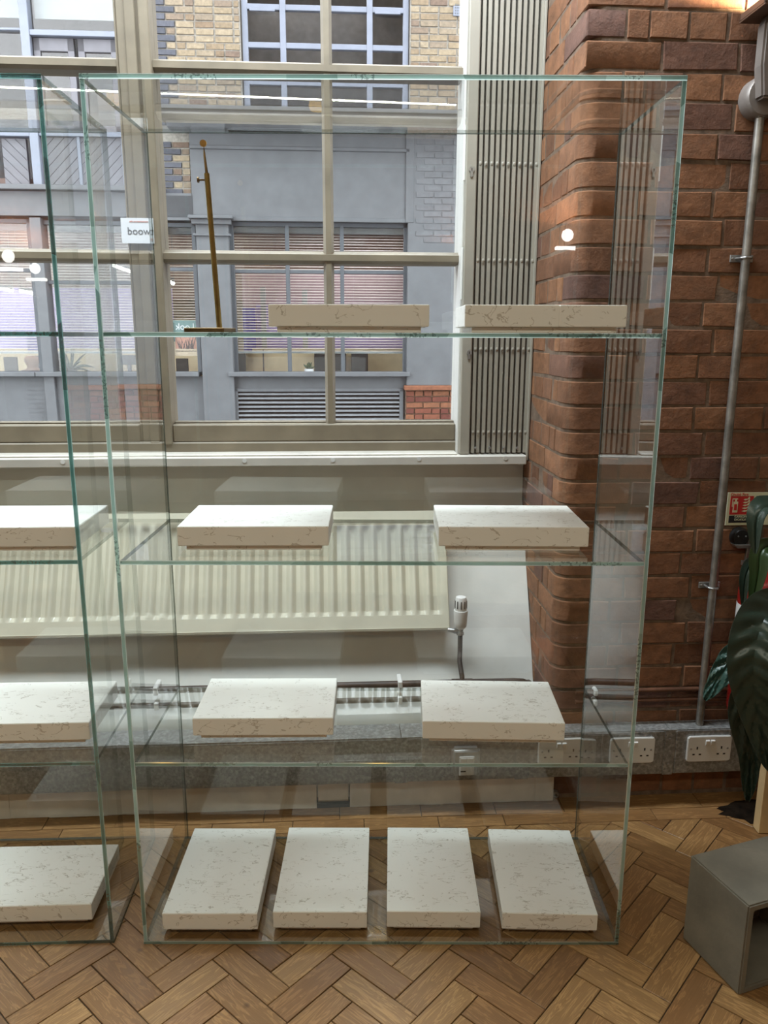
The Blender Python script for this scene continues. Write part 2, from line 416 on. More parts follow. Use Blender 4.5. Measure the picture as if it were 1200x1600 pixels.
# ------------------------------------------------------------------ room shell
RX0, RX1, RY0 = -3.4, 3.2, -3.4
def structure(name, mb, mat, fr=WORLD, **k): return mb.top(name, mat, kind='structure', fr=fr, **k)
floor = structure('floor', MB().box(RX0, RY0, -.10, RX1, 2.75, -.0035), MT['subfloor'])
structure('ceiling', MB().box(RX0, RY0, CEIL, RX1, 3.4, CEIL+.15), MT['ceil'])
structure('wall_left', MB().box(RX0-.2, RY0, -.1, RX0, 3.4, CEIL+.15), MT['wallp'])
structure('wall_rear', MB().box(RX0-.2, RY0-.25, -.1, RX1+.2, RY0, CEIL+.15), brick_mat('rear_brick', [(0, (.19, .075, .036)), (1, (.19, .075, .036))]))
structure('wall_side', MB().box(RX1, RY0, -.1, RX1+.2, 3.6, CEIL+.15), MT['wallp'])

UC = .545                                     # the brick pier's corner
SILL_Z = 1.085
# the window wall: a battered apron under the sill, masonry left of the window and above it
ap = [(.06, -.1), (.085, 0), (.15, .115), (.205, .275), (.315, .53), (.396, .697), (.492, .915), (.497, 1.0), (.497, 1.045), (.95, 1.045), (.95, -.1)]
wf_ = structure('wall_front', MB().prism(ap, 'x', -3.6, UC-.001).box(-3.6, .45, 1.045, -2.06, .95, CEIL+.15).box(-2.06, .56, 3.40, UC-.001, .95, CEIL+.15), MT['plaster'], fr=WALL)
# lowest part: painted kerb standing proud along the floor, with a notch closed by a loose flap
kb = MB(); random.seed(3)
def kerb_run(a, b):
    n = max(2, int((b-a)/.06)); us = [a + (b-a)*i/n for i in range(n+1)]
    for i in range(n):
        d0 = random.uniform(-.002, .002)
        kb.prism([(-.016+d0, .002), (-.011+d0, .112), (.16, .112), (.16, .002)], 'x', us[i], us[i+1])
kerb_run(-3.3, -.213); kerb_run(-.105, .565)
kb.box(-.213, .03, 0, -.105, .16, .112)
baseb = structure('baseboard_front', kb, MT['plinth'], fr=WALL)
MB().prism([(-.012, .028), (-.004, .018), (.006, .018), (.006, .112), (-.010, .112)], 'x', -.208, -.110).part('flap', MT['plinth'], baseb)
MB().box(-.212, -.012, 0, -.106, .03, .012).part('notch_filler', MT['dark'], baseb, label='black strip in the notch of the kerb')

# ------------------------------------------------------------------ brick pier on the right
MR_, MI_ = .05, .0022
core = [(UC+MI_+MR_-MR_*math.cos(a), MI_+MR_-MR_*math.sin(a)) for a in [k*math.pi/16 for k in range(9)]] + [(3.35, MI_), (3.35, .95), (UC+MI_, .95)]
wr = structure('wall_right', MB().prism(core, 'z', -.1, CEIL+.1), MT['mortar'], fr=WALL)
BZ0, BC, J = .0103, .0757, .0085
def brick_mesh(L, Hh, D, seed, round_r=0):
    rnd = random.Random(seed); mb = MB()
    if round_r:
        poly = [(round_r - round_r*math.cos(a), round_r - round_r*math.sin(a)) for a in [i*math.pi/2/6 for i in range(7)]]
        poly += [(L, 0), (L, D*.5), (D*.4, D*.5), (D*.4, D), (0, D)] if L > D else [(L, 0), (L, L*.5), (L*.8, L*.5), (L*.8, D), (0, D)]
        n = len(poly); c = .003
        cx, cy = L/2, D/2
        def ring(z, inset): return [(x + (inset if x < cx else -inset), y + (inset if y < cy else 0), z) for x, y in poly]
        v = ring(0, c) + ring(c, 0) + ring(Hh-c, 0) + ring(Hh, c)
        f = [(k*n+i, k*n+(i+1) % n, (k+1)*n+(i+1) % n, (k+1)*n+i) for k in range(3) for i in range(n)]
        f += [tuple(range(n-1, -1, -1)), tuple(range(3*n, 4*n))]
        v = [(x + rnd.uniform(-.0008, .0008), y + rnd.uniform(-.0008, .0008), z) for x, y, z in v]
        mb.add(v, f)
        return mb.mesh('brick', MT['brick'], smooth=True)
    c = .0022
    j = lambda: rnd.uniform(-.0024, .0024)
    fr = [(j(), j()), (L+j(), j()), (L+j(), Hh+j()), (j(), Hh+j())]
    v = [(x, c, z) for x, z in fr] + [(x + (c if x < L/2 else -c), j()*.6, z + (c if z < Hh/2 else -c)) for x, z in fr] + [(x, D, z) for x, z in fr]
    f = [(4, 5, 6, 7)] + [(i, (i+1) % 4, 4+(i+1) % 4, 4+i) for i in range(4)] + [(8+i, 8+(i+1) % 4, (i+1) % 4, i) for i in range(4)]
    mb.add(v, f)
    return mb.mesh('brick', MT['brick'])
BM = {}
def bmesh_for(L, r=0, D=.09, k=0):
    key = (round(L, 3), r, round(D, 3), k)
    if key not in BM: BM[key] = brick_mesh(L, BC-J, D, hash(key) & 0xffff, r)
    return BM[key]
random.seed(11); nb = 0
for i in range(-0, 33):
    z = BZ0 + i*BC + J/2
    header = i % 2 == 0
    rr = .046 if z < 2.20 else .006
    qa, qd = (.1045, .212) if header else (.2075, .103)
    inst('brick', bmesh_for(qa, rr, qd, i % 3), wr, (UC, 0, z)); nb += 1
    u = UC + qa + J
    if header:
        inst('brick', bmesh_for(.055, k=i % 3), wr, (u, random.uniform(-.002, .002), z)); nb += 1; u += .055 + J
    step = .1005 if header else .2075
    lim = 1.32 if not header else 1.30
    while u < lim:
        inst('brick', bmesh_for(step, k=random.randrange(3)), wr, (u, random.uniform(-.0025, .002), z)); nb += 1; u += step + J
    # return face of the pier towards the window
    w = qd + J
    if not header:
        if w < .5: inst('brick', bmesh_for(.055, k=i % 3), wr, (UC + random.uniform(-.001, .002), w + .055, z), rz=-math.pi/2); w += .055 + J
    st = .2075 if header else .1005
    while w < .46:
        slope = .06 + .475*max(z, 0)
        if z > .95 or w < slope + .05:
            inst('brick', bmesh_for(st, k=random.randrange(3)), wr, (UC + random.uniform(-.001, .002), w + st, z), rz=-math.pi/2); nb += 1
        w += st + J
far_b = MB()                                   # the rest of the wall, beyond the frame
for i in range(0, 46):
    z = BZ0 + i*BC + J/2; u = 1.36 if i < 33 else UC
    while u < 3.2:
        far_b.box(u, 0, z, u+.2075, .05, z+BC-J); u += .217
far_b.part('brick_field', MT['brick'], wr, kind='stuff')

# ------------------------------------------------------------------ parquet floor
L_, W_ = .2075, .0690
ang = WY + math.pi/4
ca, sa = math.cos(ang), math.sin(ang)
def hb(x, y):                                  # herringbone grid (in block widths) -> world
    ox = -.554 - W_*(-sa); oy = 1.487 - W_*ca
    return Vector((ox + W_*(x*ca - y*sa), oy + W_*(x*sa + y*ca), 0))
def block_mesh(poly, zt):                      # poly in block coordinates centred on the block
    mb = MB(); n = len(poly); c = .0011
    cx = sum(p[0] for p in poly)/n; cy = sum(p[1] for p in poly)/n
    def ins(p, d):
        q = Vector((p[0]-cx, p[1]-cy)); l = q.length
        return (cx + q.x*(l-d)/l, cy + q.y*(l-d)/l)
    v = [(*p, zt-.011) for p in poly] + [(*p, zt-.0012) for p in poly] + [(*ins(p, c*1.5), zt) for p in poly]
    f = [(i, (i+1) % n, n+(i+1) % n, n+i) for i in range(n)] + [(n+i, n+(i+1) % n, 2*n+(i+1) % n, 2*n+i) for i in range(n)] + [tuple(range(2*n, 3*n))]
    mb.add(v, f); return mb
def wallw(P): return -(P.x-OX)*TY + (P.y-OY)*TX
BORDER = -.138
def clip(poly, fn):                            # keep fn(p) <= 0
    out = []
    for i in range(len(poly)):
        a, b = poly[i], poly[(i+1) % len(poly)]; fa, fb = fn(a), fn(b)
        if fa <= 0: out.append(a)
        if (fa < 0 < fb) or (fb < 0 < fa): out.append(a + (b-a)*(fa/(fa-fb)))
    return out
random.seed(5); far_p = MB(); cache = {}; npk = 0
patch_c = at_z(1168, 1268, 0)
def in_patch(P):                               # blocks missing where the bitumen shows
    d = P - patch_c
    return (d.x/.115)**2 + (d.y/.075)**2 < 1
for i in range(-60, 70):
    for j in range(-26, 26):
        for kind in (0, 1):
            x0, y0 = i + 3*j, i - 3*j
            q = (x0, y0, x0+3, y0+1) if kind == 0 else (x0, y0+1, x0+1, y0+4)
            c = hb((q[0]+q[2])/2, (q[1]+q[3])/2)
            if not (RX0 < c.x < RX1 and RY0 < c.y < 2.6): continue
            g = .0013/W_
            cor = [hb(a, b) for a, b in ((q[0]+g, q[1]+g), (q[2]-g, q[1]+g), (q[2]-g, q[3]-g), (q[0]+g, q[3]-g))]
            ws = [wallw(p) for p in cor]
            if min(ws) > BORDER - .012: continue
            rz = ang if kind == 0 else ang + math.pi/2
            vis = -1.22 < c.x < 1.32 and c.y > 1.36
            cut = max(ws) > BORDER
            if cut: cor = clip(cor, lambda p: wallw(p) - (BORDER-.0012))
            if len(cor) < 3: continue
            zt = random.uniform(-.0005, .0004)
            if not vis:
                n = len(cor); far_p.add([(p.x, p.y, -.0105) for p in cor] + [(p.x, p.y, zt) for p in cor], [tuple(range(n, 2*n))] + [(a, (a+1) % n, n+(a+1) % n, n+a) for a in range(n)])
                continue
            cr, sr = math.cos(-rz), math.sin(-rz)
            loc = [((p.x-c.x)*cr - (p.y-c.y)*sr, (p.x-c.x)*sr + (p.y-c.y)*cr) for p in cor]
            if cut: me = block_mesh(loc, 0).mesh('parquet_block', MT['wood'])
            else:
                if 'b' not in cache: cache['b'] = block_mesh(loc, 0).mesh('parquet_block', MT['wood'])
                me = cache['b']
            inst('parquet_block', me, floor, (c.x, c.y, zt), rz=rz); npk += 1
far_p.part('parquet_field', MT['woodplain'], floor, kind='stuff')
# border boards along the wall
for row, (wa, wb) in enumerate(((-.077, .02), (BORDER, -.0785))):
    u = -3.2 + row*.11
    while u < 3.0:
        l = random.uniform(.20, .27); ue = u + l
        if row == 1 and .955 < ue and u < 1.22: pass
        mb = block_mesh([(-l/2+.001, -(wb-wa)/2+.0008), (l/2-.001, -(wb-wa)/2+.0008), (l/2-.001, (wb-wa)/2-.0008), (-l/2+.001, (wb-wa)/2-.0008)], 0)
        inst('border_board', mb.mesh('border_board', MT['wood']), floor, WALL.P(((u+ue)/2, (wa+wb)/2, random.uniform(-.0004, .0005))), rz=WY); npk += 1
        u = ue
# black patch of old bitumen on the boards by the plant
pm = MB(); random.seed(21); n = 26; rim = []
for k in range(n):
    a = 2*math.pi*k/n; r = 1 + random.uniform(-.16, .16)
    rim.append((patch_c.x + .03 + .125*r*math.cos(a), patch_c.y + .062*r*math.sin(a)))
pm.add([(x, y, .0008) for x, y in rim] + [(patch_c.x+.03 + (x-patch_c.x-.03)*.86, patch_c.y + (y-patch_c.y)*.86, .0042) for x, y in rim], [(k, (k+1) % n, n+(k+1) % n, n+k) for k in range(n)] + [tuple(range(n, 2*n))])
pm.top('bitumen_patch', MT['bitumen'], 'ragged black patch of bitumen on the floorboards behind the concrete block', 'floor patch')

# ------------------------------------------------------------------ window, sill beam
GW = .56                                       # glass plane
win = thing('window_1', None, None, (-.75, .5, SILL_Z), WALL, kind='structure')
TOPZ = 3.40
def P(mb, name, mat='timber', bevel=.003, **k): return mb.part(name, MT[mat], win, bevel=bevel, **k)
ML, MR = -.822, -.713                          # mullion between the two casements
ZB, ZT1, ZT2 = 1.192, 1.762, 2.352             # glass bottom, middles of the two transoms
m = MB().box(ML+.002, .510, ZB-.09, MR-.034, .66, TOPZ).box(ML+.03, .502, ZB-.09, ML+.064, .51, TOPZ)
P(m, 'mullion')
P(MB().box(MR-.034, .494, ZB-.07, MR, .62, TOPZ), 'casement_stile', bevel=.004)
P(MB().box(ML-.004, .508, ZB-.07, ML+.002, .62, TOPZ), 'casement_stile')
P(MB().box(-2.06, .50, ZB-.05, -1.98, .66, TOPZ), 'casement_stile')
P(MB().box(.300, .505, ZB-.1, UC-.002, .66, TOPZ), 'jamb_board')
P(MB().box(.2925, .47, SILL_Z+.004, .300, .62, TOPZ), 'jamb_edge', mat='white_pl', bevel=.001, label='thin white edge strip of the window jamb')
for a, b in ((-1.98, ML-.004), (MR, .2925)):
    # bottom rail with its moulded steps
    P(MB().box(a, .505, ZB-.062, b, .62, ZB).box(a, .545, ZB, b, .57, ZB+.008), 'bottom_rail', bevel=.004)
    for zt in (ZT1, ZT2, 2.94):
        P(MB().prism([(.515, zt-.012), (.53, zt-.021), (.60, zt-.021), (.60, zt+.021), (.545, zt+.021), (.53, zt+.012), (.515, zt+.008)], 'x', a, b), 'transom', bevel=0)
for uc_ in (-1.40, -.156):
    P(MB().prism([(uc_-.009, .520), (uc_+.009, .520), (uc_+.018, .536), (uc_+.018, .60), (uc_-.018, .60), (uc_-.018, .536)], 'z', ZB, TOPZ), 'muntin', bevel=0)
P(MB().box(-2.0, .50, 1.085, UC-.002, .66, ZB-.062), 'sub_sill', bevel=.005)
for a, b in ((-1.98, -1.418), (-1.382, ML-.004), (MR, -.174), (-.138, .2925)):
    for z0, z1 in ((ZB, ZT1-.021), (ZT1+.021, ZT2-.021), (ZT2+.021, 2.92), (2.96, 3.38)):
        P(MB().box(a, GW, z0, b, GW+.004, z1), 'pane', mat='pane', bevel=0)
# painted sill beam with plugged holes
sb = structure('trim_1', MB().box(-3.2, .405, 1.057, UC-.012, .52, SILL_Z+.004).box(-3.2, .43, SILL_Z+.004, .29, .50, SILL_Z+.011), MT['timber2'], fr=WALL, bevel=.003)
for px, py in ((98, 722), (382, 720), (520, 719), (655, 717), (790, 716)):
    q = at_w(px, py, .405)
    MB().cyl((q.x, .407, q.z), (q.x, .4035, q.z), .0075, .0075, 14).part('screw_plug', MT['timber2' if px == 790 else 'white_pl'], sb, smooth=True)

# ------------------------------------------------------------------ folding security shutter, folded to the right
sh = thing('folding_shutter', 'cream folding metal security shutter pushed back against the brick pier', 'shutter', (.41, .44, SILL_Z+.004), WALL)
zs0, zs1 = SILL_Z+.006, 3.38
stile = MB().box(.297, .432, zs0, .333, .478, zs1).part('end_post', MT['shutter'], sh, bevel=.003)
us = [.3395 + k*.0187 for k in range(11)]
for k, u in enumerate(us):
    d = .004*(k % 2)
    MB().prism([(u, .438+d), (u+.011, .438+d), (u+.011, .470), (u+.009, .470), (u+.009, .441+d), (u+.002, .441+d), (u+.002, .470), (u, .470)], 'z', zs0+.004, zs1).part('slat', MT['shutter'], sh)
MB().box(.336, .472, zs0, .543, .478, zs1).part('backing', MT['shutter'], sh)
MB().box(.536, .425, zs0-.022, .543, .47, zs1).part('channel', MT['shutter'], sh, bevel=.001)
rv = MB()
for zz in (1.168, 1.455, 1.748, 2.052, 2.62):
    for u in us: rv.lathe([(.0052, 0), (.0045, .002), (.002, .0035)], (u+.0055, .4415, zz), 'y', 8) if False else rv.add([(u+.0055+.0055*math.cos(2*math.pi*q/8), .4375, zz+.007*math.sin(2*math.pi*q/8)) for q in range(8)] + [(u+.0055, .4335, zz)], [(q, (q+1) % 8, 8) for q in range(8)])
rv.part('rivets', MT['shutter'], sh, smooth=True, kind='stuff')
for px in (743, 765, 787, 808):
    q = at_w(px, 700, .438)
    MB().cyl((q.x, .4385, q.z), (q.x, .430, q.z), .0055, .0045, 10).part('bolt', MT['steel'], sh, smooth=True)
for px, py in ((737, 265), (733, 551)):
    q = at_w(px, py, .432)
    lk = MB().cyl((q.x, .434, q.z), (q.x, .4275, q.z), .0095, .009, 16).box(q.x-.0042, .4275, q.z-.022, q.x+.0042, .434, q.z-.004).part('lock', MT['steel'], sh, smooth=True)
    MB().box(q.x-.0012, .4268, q.z-.004, q.x+.0012, .4276, q.z+.004).part('keyhole', MT['hole'], lk)
for za in (1.62, 2.0):
    MB().box(.2905, .445, za, .2972, .452, za+.17).part('hook_bar', MT['white_pl'], sh, bevel=.0015)

# ------------------------------------------------------------------ radiator with valve and pipes
RS = .478                                      # its lean, matching the apron
def rw(z): return .222 + (z-.517)*RS
RZ0, RZ1 = .517, .895
rd = thing('radiator', 'long cream panel radiator leaning with the wall under the window', 'radiator', (-.7, .3, .517), WALL)
nrm = Vector((0, -1, RS)).normalized()
mb = MB(); pitch = .0475; ua, ub = -2.05, .243
rows = [0, .018, .044, .0458, .0602, .062, .072, .20, .300, .316, .322, .328, .336, .350, RZ1-RZ0]
cols = [ua]
k0 = ub - .028
cen = []
c = k0 - .014
while c > ua + .05: cen.append(c); c -= pitch
cols = sorted({round(x, 5) for c in cen for x in (c-.0215, c-.0175, c-.014, c-.0105, c-.007, c, c+.007, c+.0105, c+.014, c+.0175, c+.0215)} | {ua, ua+.012, ub-.008, ub})
def flute(u, h):
    d = min(abs(u-c) for c in cen)
    a = max(0, min(1, .62 + .62*math.cos(2*math.pi*min(d, .0237)/.0475)))
    b = max(0, min(1, (h-.046)/.014)) * max(0, min(1, (.336-h)/.018))
    return -.014*a*b
v = []
for h in rows:
    for u in cols:
        p = Vector((u, rw(RZ0+h), RZ0+h)) + nrm*flute(u, h); v.append(p)
nc = len(cols); f = [(r*nc+c, r*nc+c+1, (r+1)*nc+c+1, (r+1)*nc+c) for r in range(len(rows)-1) for c in range(nc-1)]
mb.add(v, f)
mb.part('front_panel', MT['rad'], rd, smooth=True)
bp = MB(); T_ = .016
p00 = Vector((0, rw(RZ0), RZ0)); p01 = Vector((0, rw(RZ1), RZ1))
sec = [p00, p01, p01-nrm*T_, p00-nrm*T_]
def bar(u0, u1, pts, m): m.add([Vector((u0, p.y, p.z)) for p in pts] + [Vector((u1, p.y, p.z)) for p in pts], [(0,1,2,3),(7,6,5,4)] + [(i, i+4, (i+1) % 4+4, (i+1) % 4) for i in range(4)])
bar(ua+.004, ub+.003, [p00-nrm*.021, p01-nrm*.021, p01-nrm*.034, p00-nrm*.034], bp)
for c0, n0 in ((p00, 0), (p01, 1)):                 # folded rims between the two panels, and the end cheeks
    d_ = (p01-p00).normalized()*(.004 if n0 == 0 else -.004)
    bar(ua, ub, [c0, c0+d_, c0+d_-nrm*.022, c0-nrm*.022], bp)
bar(ub-.003, ub+.003, [p00-nrm*.0005, p01-nrm*.0005, p01-nrm*.034, p00-nrm*.034], bp)
bp.part('back_panel', MT['rad'], rd, bevel=.003)
lip = MB()
for z in (RZ0+.006,):
    c0 = Vector((0, rw(z), z))
    bar(ua, ub+.004, [c0 + nrm*.003 + Vector((0, 0, -.008)), c0 + nrm*.003, c0 - nrm*.002, c0 - nrm*.016 + Vector((0, 0, -.010))], lip)
lip.part('bottom_lip', MT['rad'], rd, bevel=.001)
vt = thing('x', None, None, (0, 0, 0)) if False else None
V = at_w(721, 960, .20)
vu, vw = V.x, .215
val = MB().lathe([(.014, .522), (.021, .530), (.0225, .545), (.0235, .562), (.0245, .580), (.024, .588)], (vu, vw, 0), n=20).part('thermostatic_valve', MT['white_pl'], rd, smooth=True, label='white thermostatic valve at the radiator end')
MB().lathe([(.0185, .586), (.0205, .592), (.0202, .625), (.017, .635), (.004, .639)], (vu, vw, 0), n=20).part('valve_head', MT['white_pl'], val, smooth=True)
gr = MB()
for k in range(10):
    a = 2*math.pi*k/10 + .2
    gr.obox((vu + .0202*math.cos(a), vw + .0202*math.sin(a), .610), (-.0014*math.sin(a), .0014*math.cos(a), 0), (.0012*math.cos(a), .0012*math.sin(a), 0), (0, 0, .013))
gr.part('head_slots', MT['hole'], val)
MB().lathe([(.009, .498), (.013, .500), (.013, .508), (.010, .510), (.011, .516), (.011, .524)], (vu, vw, 0), n=14).tube([(vu, vw, .514), (vu-.02, vw, .514), (ub-.005, vw+.005, .516)], .0075, 10).tube([(vu-.012, vw, .514), (vu-.022, vw, .514)], .0105, 8).part('valve_body', MT['steel'], rd, smooth=True)
pz, pw = .352, .150
hp = thing('heating_pipe', 'dark brown heating pipes clipped along the foot of the white apron', 'pipe', (0, pw, pz), WALL)
MB().tube([(vu, vw, .50), (vu, vw-.002, .46), (vu-.003, vw-.02, .41), (vu, pw+.005, .37), (vu, pw, pz)], .0085, 10).part('riser', MT['pipe'], hp, smooth=True)
MB().tube([(-3.0, pw, pz), (.46, pw, pz), (.49, pw+.003, pz-.004), (.508, pw+.016, pz-.016), (.522, pw+.05, pz-.03)], .0115, 12).part('upper_pipe', MT['pipe'], hp, smooth=True)
MB().tube([(-3.0, pw-.008, pz-.052), (.47, pw-.008, pz-.052), (.52, pw+.03, pz-.06)], .0095, 12).part('lower_pipe', MT['pipe'], hp, smooth=True)
MB().cyl((vu-.035, pw, pz), (vu+.035, pw, pz), .0135, .0135, 12).part('tee_joint', MT['pipe'], hp, smooth=True)
for px in (243, 625):
    q = at_w(px, 1058, pw)
    MB().box(q.x-.008, pw-.016, pz-.014, q.x+.008, pw+.05, pz+.016).box(q.x-.008, pw-.02, pz-.066, q.x+.008, pw+.05, pz-.038).part('pipe_clip', MT['white_pl'], hp, bevel=.003)
pp = thing('wall_pipes', 'pair of brown painted pipes running low across the brick wall', 'pipe', (1.0, -.02, .37), WALL)
for z in (.388, .353):
    MB().tube([(.62, -.016, z), (1.02, -.016, z), (1.045, -.016, z-.004), (2.2, -.016, z-.004)], .0075, 10).part('pipe', MT['copper'], pp, smooth=True)
q = at_w(930, 1086, -.02)
for z in (.388, .353):
    MB().box(q.x-.007, -.03, z-.012, q.x+.007, 0, z+.012).part('pipe_clip', MT['white_pl'], pp, bevel=.004)

# ------------------------------------------------------------------ galvanised trunking with sockets
tr = thing('cable_trunking', 'galvanised steel cable trunking running above the skirting', 'trunking', (0, -.02, .114), WALL)
TZ0, TZ1, TF = .1145, .270, -.060
lens_ = [-3.0, -1.45, .057, .443, .922, 2.4]
for a, b in zip(lens_[:-1], lens_[1:]):
    MB().box(a+.0008, TF, TZ0, b-.0008, -.002 if a >= .44 else .03, TZ1).box(a+.0008, TF-.0012, TZ0+.010, b-.0008, TF, TZ1-.006).part('trunking_length', MT['galv'], tr, bevel=.0012)
for uj, wd_ in ((.057, .02), (.443, .021), (.922, .016)):
    st = MB().box(uj-wd_, TF-.0035, TZ0-.002, uj+wd_, TF-.0013, TZ1+.0015).part('joint_strap', MT['galv'], tr, bevel=.0008)
    for zz in (TZ0+.035, TZ1-.03):
        MB().lathe([(.0035, 0), (.0032, -.0014), (.0015, -.002)], (uj, TF-.0035, zz), 'y', 10).part('screw', MT['steel'], st, smooth=True)
for u0, u1 in ((.466, .655), (.700, .900), (.943, 1.166)):
    MB().box(u0, TF-.0040, TZ0+.003, u1, TF-.0013, TZ1-.003).part('socket_plate', MT['galv'], tr, bevel=.0008)
def socket(u, z, label, wide=.146, i=0):
    s_ = thing('double_socket', label, 'socket', (u, TF-.004, z), WALL, group='white double sockets on the trunking')
    hw, hh = wide/2, .0445
    pl = MB().prism([(-hw+.006, -hh), (hw-.006, -hh), (hw, -hh+.006), (hw, hh-.006), (hw-.006, hh), (-hw+.006, hh), (-hw, hh-.006), (-hw, -hh+.006)], 'y', 0, 1)
    pl.v = [(u+x, TF-.0041 - y*.0085, z+z_) for x, y, z_ in pl.v]
    pl.part('face_plate', MT['white_pl'], s_, bevel=.002, seg=2)
    F0 = TF-.0127
    for dx in (-.0095, .0075):
        MB().prism([(F0+.001, z+.012), (F0-.0022, z+.014), (F0-.0045, z+.030), (F0+.001, z+.033)], 'x', u+dx-.0065 + .002, u+dx+.0065 + .002).part('rocker_switch', MT['white_pl'], s_, bevel=.0008)
    for sx in (-1, 1):
        cx = u + sx*.040
        h = MB().box(cx-.0023, F0-.0004, z+.000, cx+.0023, F0+.004, z+.009)
        for d in (-1, 1): h.box(cx+d*.0105-.0038, F0-.0004, z-.020, cx+d*.0105+.0038, F0+.004, z-.0155)
        h.part('pin_holes', MT['hole'], s_)
        MB().lathe([(.0032, .001), (.0032, -.0006), (.002, -.001)], (u + sx*.0605, F0, z+.002), 'y', 10).part('screw', MT['steel'], s_, smooth=True)
    return s_
socket(.565, .2105, 'white double wall socket nearest the white skirting end')
socket(.797, .2065, 'white double wall socket crossed by the cabinet edge')
socket(1.050, .205, 'white double wall socket below the foot of the steel conduit')
socket(1.262, .205, 'white double wall socket half hidden behind the plant leaves')
sp = thing('fused_spur', 'grey metal spur box with white double switch on the trunking', 'switch box', (.258, TF, .19), WALL)
MB().box(.214, TF-.034, .146, .303, TF-.0014, .240).part('box', MT['steel'], sp, bevel=.009, seg=3, smooth=True)
MB().box(.236, TF-.0375, .153, .283, TF-.0335, .217).part('switch_plate', MT['white_pl'], sp, bevel=.001)
for dx in (-.011, .011):
    for dz in (-.015, .015):
        MB().box(.2595+dx-.0095, TF-.0395, .185+dz-.013, .2595+dx+.0095, TF-.037, .185+dz+.013).part('module', MT['white_pl'], sp, bevel=.001)
MB().box(.2400, TF-.0402, .1665, .2565, TF-.039, .1705).part('rating_mark', MT['dark'], sp)
q = at_w(868, 1243, -.012)
MB().lathe([(.0135, .004), (.0135, -.006), (.011, -.010), (.0062, -.010), (.0055, -.004), (.0055, .003)], (q.x, -.001, max(q.z, .0165)), 'y', 18).top('pipe_grommet', MT['steel'], 'small pale round grommet at the skirting end by the floor', 'grommet', origin=(q.x, 0, .0165), fr=WALL, smooth=True)
# ------------------------------------------------------------------ glass cabinets
CX0, CX1, CY0, CY1, GT = -.599, .597, 1.690, 2.112, .010
def sheet(mb_box, axis_big):
    """two big clear faces (0), bonded joints (2), polished green front edge (1) between two bright arrises (3)"""
    mb = MB(); x0, y0, z0, x1, y1, z1 = mb_box; mb.box(*mb_box)
    big = {'z': (0, 1), 'y': (2, 3), 'x': (4, 5)}[axis_big]
    mb.mi = [0 if i in big else 2 for i in range(6)]
    if axis_big != 'y':                        # replace the plain front face by three strips
        del mb.f[2]; del mb.mi[2]
        e = .0016; d = .0012
        if axis_big == 'x':
            X = (x0, x0+e, x1-e, x1); Yv = (y0, y0-d, y0-d, y0)
            for k in range(3): mb.add([(X[k], Yv[k], z0), (X[k+1], Yv[k+1], z0), (X[k+1], Yv[k+1], z1), (X[k], Yv[k], z1)], [(0, 1, 2, 3)], 1 if k == 1 else 3)
        else:
            Z = (z0, z0+e, z1-e, z1); Yv = (y0, y0-d, y0-d, y0)
            for k in range(3): mb.add([(x0, Yv[k], Z[k]), (x1, Yv[k], Z[k]), (x1, Yv[k+1], Z[k+1]), (x0, Yv[k+1], Z[k+1])], [(0, 1, 2, 3)], 1 if k == 1 else 3)
    return mb
def cabinet(x0, x1, label, fr, org, em):
    t = thing('glass_cabinet', label, 'display cabinet', org, fr, group='glass display cabinets')
    mats = [MT['glass'], MT[em], MT['joint'], MT[em.replace('edge', 'arris') if em == 'edge' else 'arris_dark']]
    g = .0004
    def p(n, b, a): sheet(b, a).part(n, mats, t)
    p('side_panel', (x0, CY0, GT+g, x0+GT, CY1, 2.0-GT-g), 'x'); p('side_panel', (x1-GT, CY0, GT+g, x1, CY1, 2.0-GT-g), 'x')
    p('base_panel', (x0, CY0, .0006, x1, CY1, GT), 'z'); p('top_panel', (x0, CY0, 2.0-GT, x1, CY1, 2.0), 'z')
    p('back_panel', (x0+GT+g, CY1-GT, GT+g, x1-GT-g, CY1, 2.0-GT-g), 'y')
    for z in (.505, 1.005, 1.505):
        p('shelf', (x0+GT+g, CY0+.002, z-GT, x1-GT-g, CY1-GT-g, z), 'z')
    return t
cabinet(CX0, CX1, 'frameless clear glass display cabinet standing in the middle of the floor', WORLD, (0, 1.9, 0), 'edge')
LA = R(2.2); LF = Frame(-.675 - 0, 1.694, LA)   # the left cabinet: its front right foot and a slight turn
CYs = (CY0, CY1); CY0, CY1 = 0.0, .422
cabinet(-1.196, 0, 'second clear glass display cabinet with darker green edges, beside the left border', LF, (-.6, .2, 0), 'edge_dark')
CY0, CY1 = CYs

# ------------------------------------------------------------------ quartz slabs
def slab(label, cx, cy, z, wx, dy, rz, group, seam=None):
    t = thing('stone_slab', label, 'slab', (0, 0, 0), WORLD, group=group)
    t.location = (cx, cy, z + .0006); t.rotation_euler = (0, 0, rz)
    hx, hy = wx/2, dy/2
    b = MB()
    if seam is None: b.box(-hx, -hy, .0125, hx, hy, .0595)
    else: b.box(-hx, -hy, .0125, seam-.0004, hy, .0595).box(seam+.0004, -hy, .0125, hx, hy, .0595).box(-hx+.002, -hy+.002, .0135, hx-.002, hy-.002, .0585)
    b.part('slab', MT['slab'], t, bevel=.0014, seg=2)
    MB().box(-hx+.017, -hy+.012, 0, hx-.017, hy-.017, .0122).part('base', MT['slab'], t, bevel=.0008)
    return t
gA, gB, gC, gD = 'slabs on the highest shelf', 'slabs on the second shelf', 'slabs on the third shelf', 'upright slabs on the cabinet floor'
def mid(a, b): return (a+b)/2
slab('cream veined slab at eye level in front of the window', -.075, 1.755+.12, 1.505, .350, .24, 0, gA)
slab('cream veined slab at eye level in front of the folded shutter', .354, 1.755+.12, 1.505, .352, .24, R(-.3), gA, seam=.030)
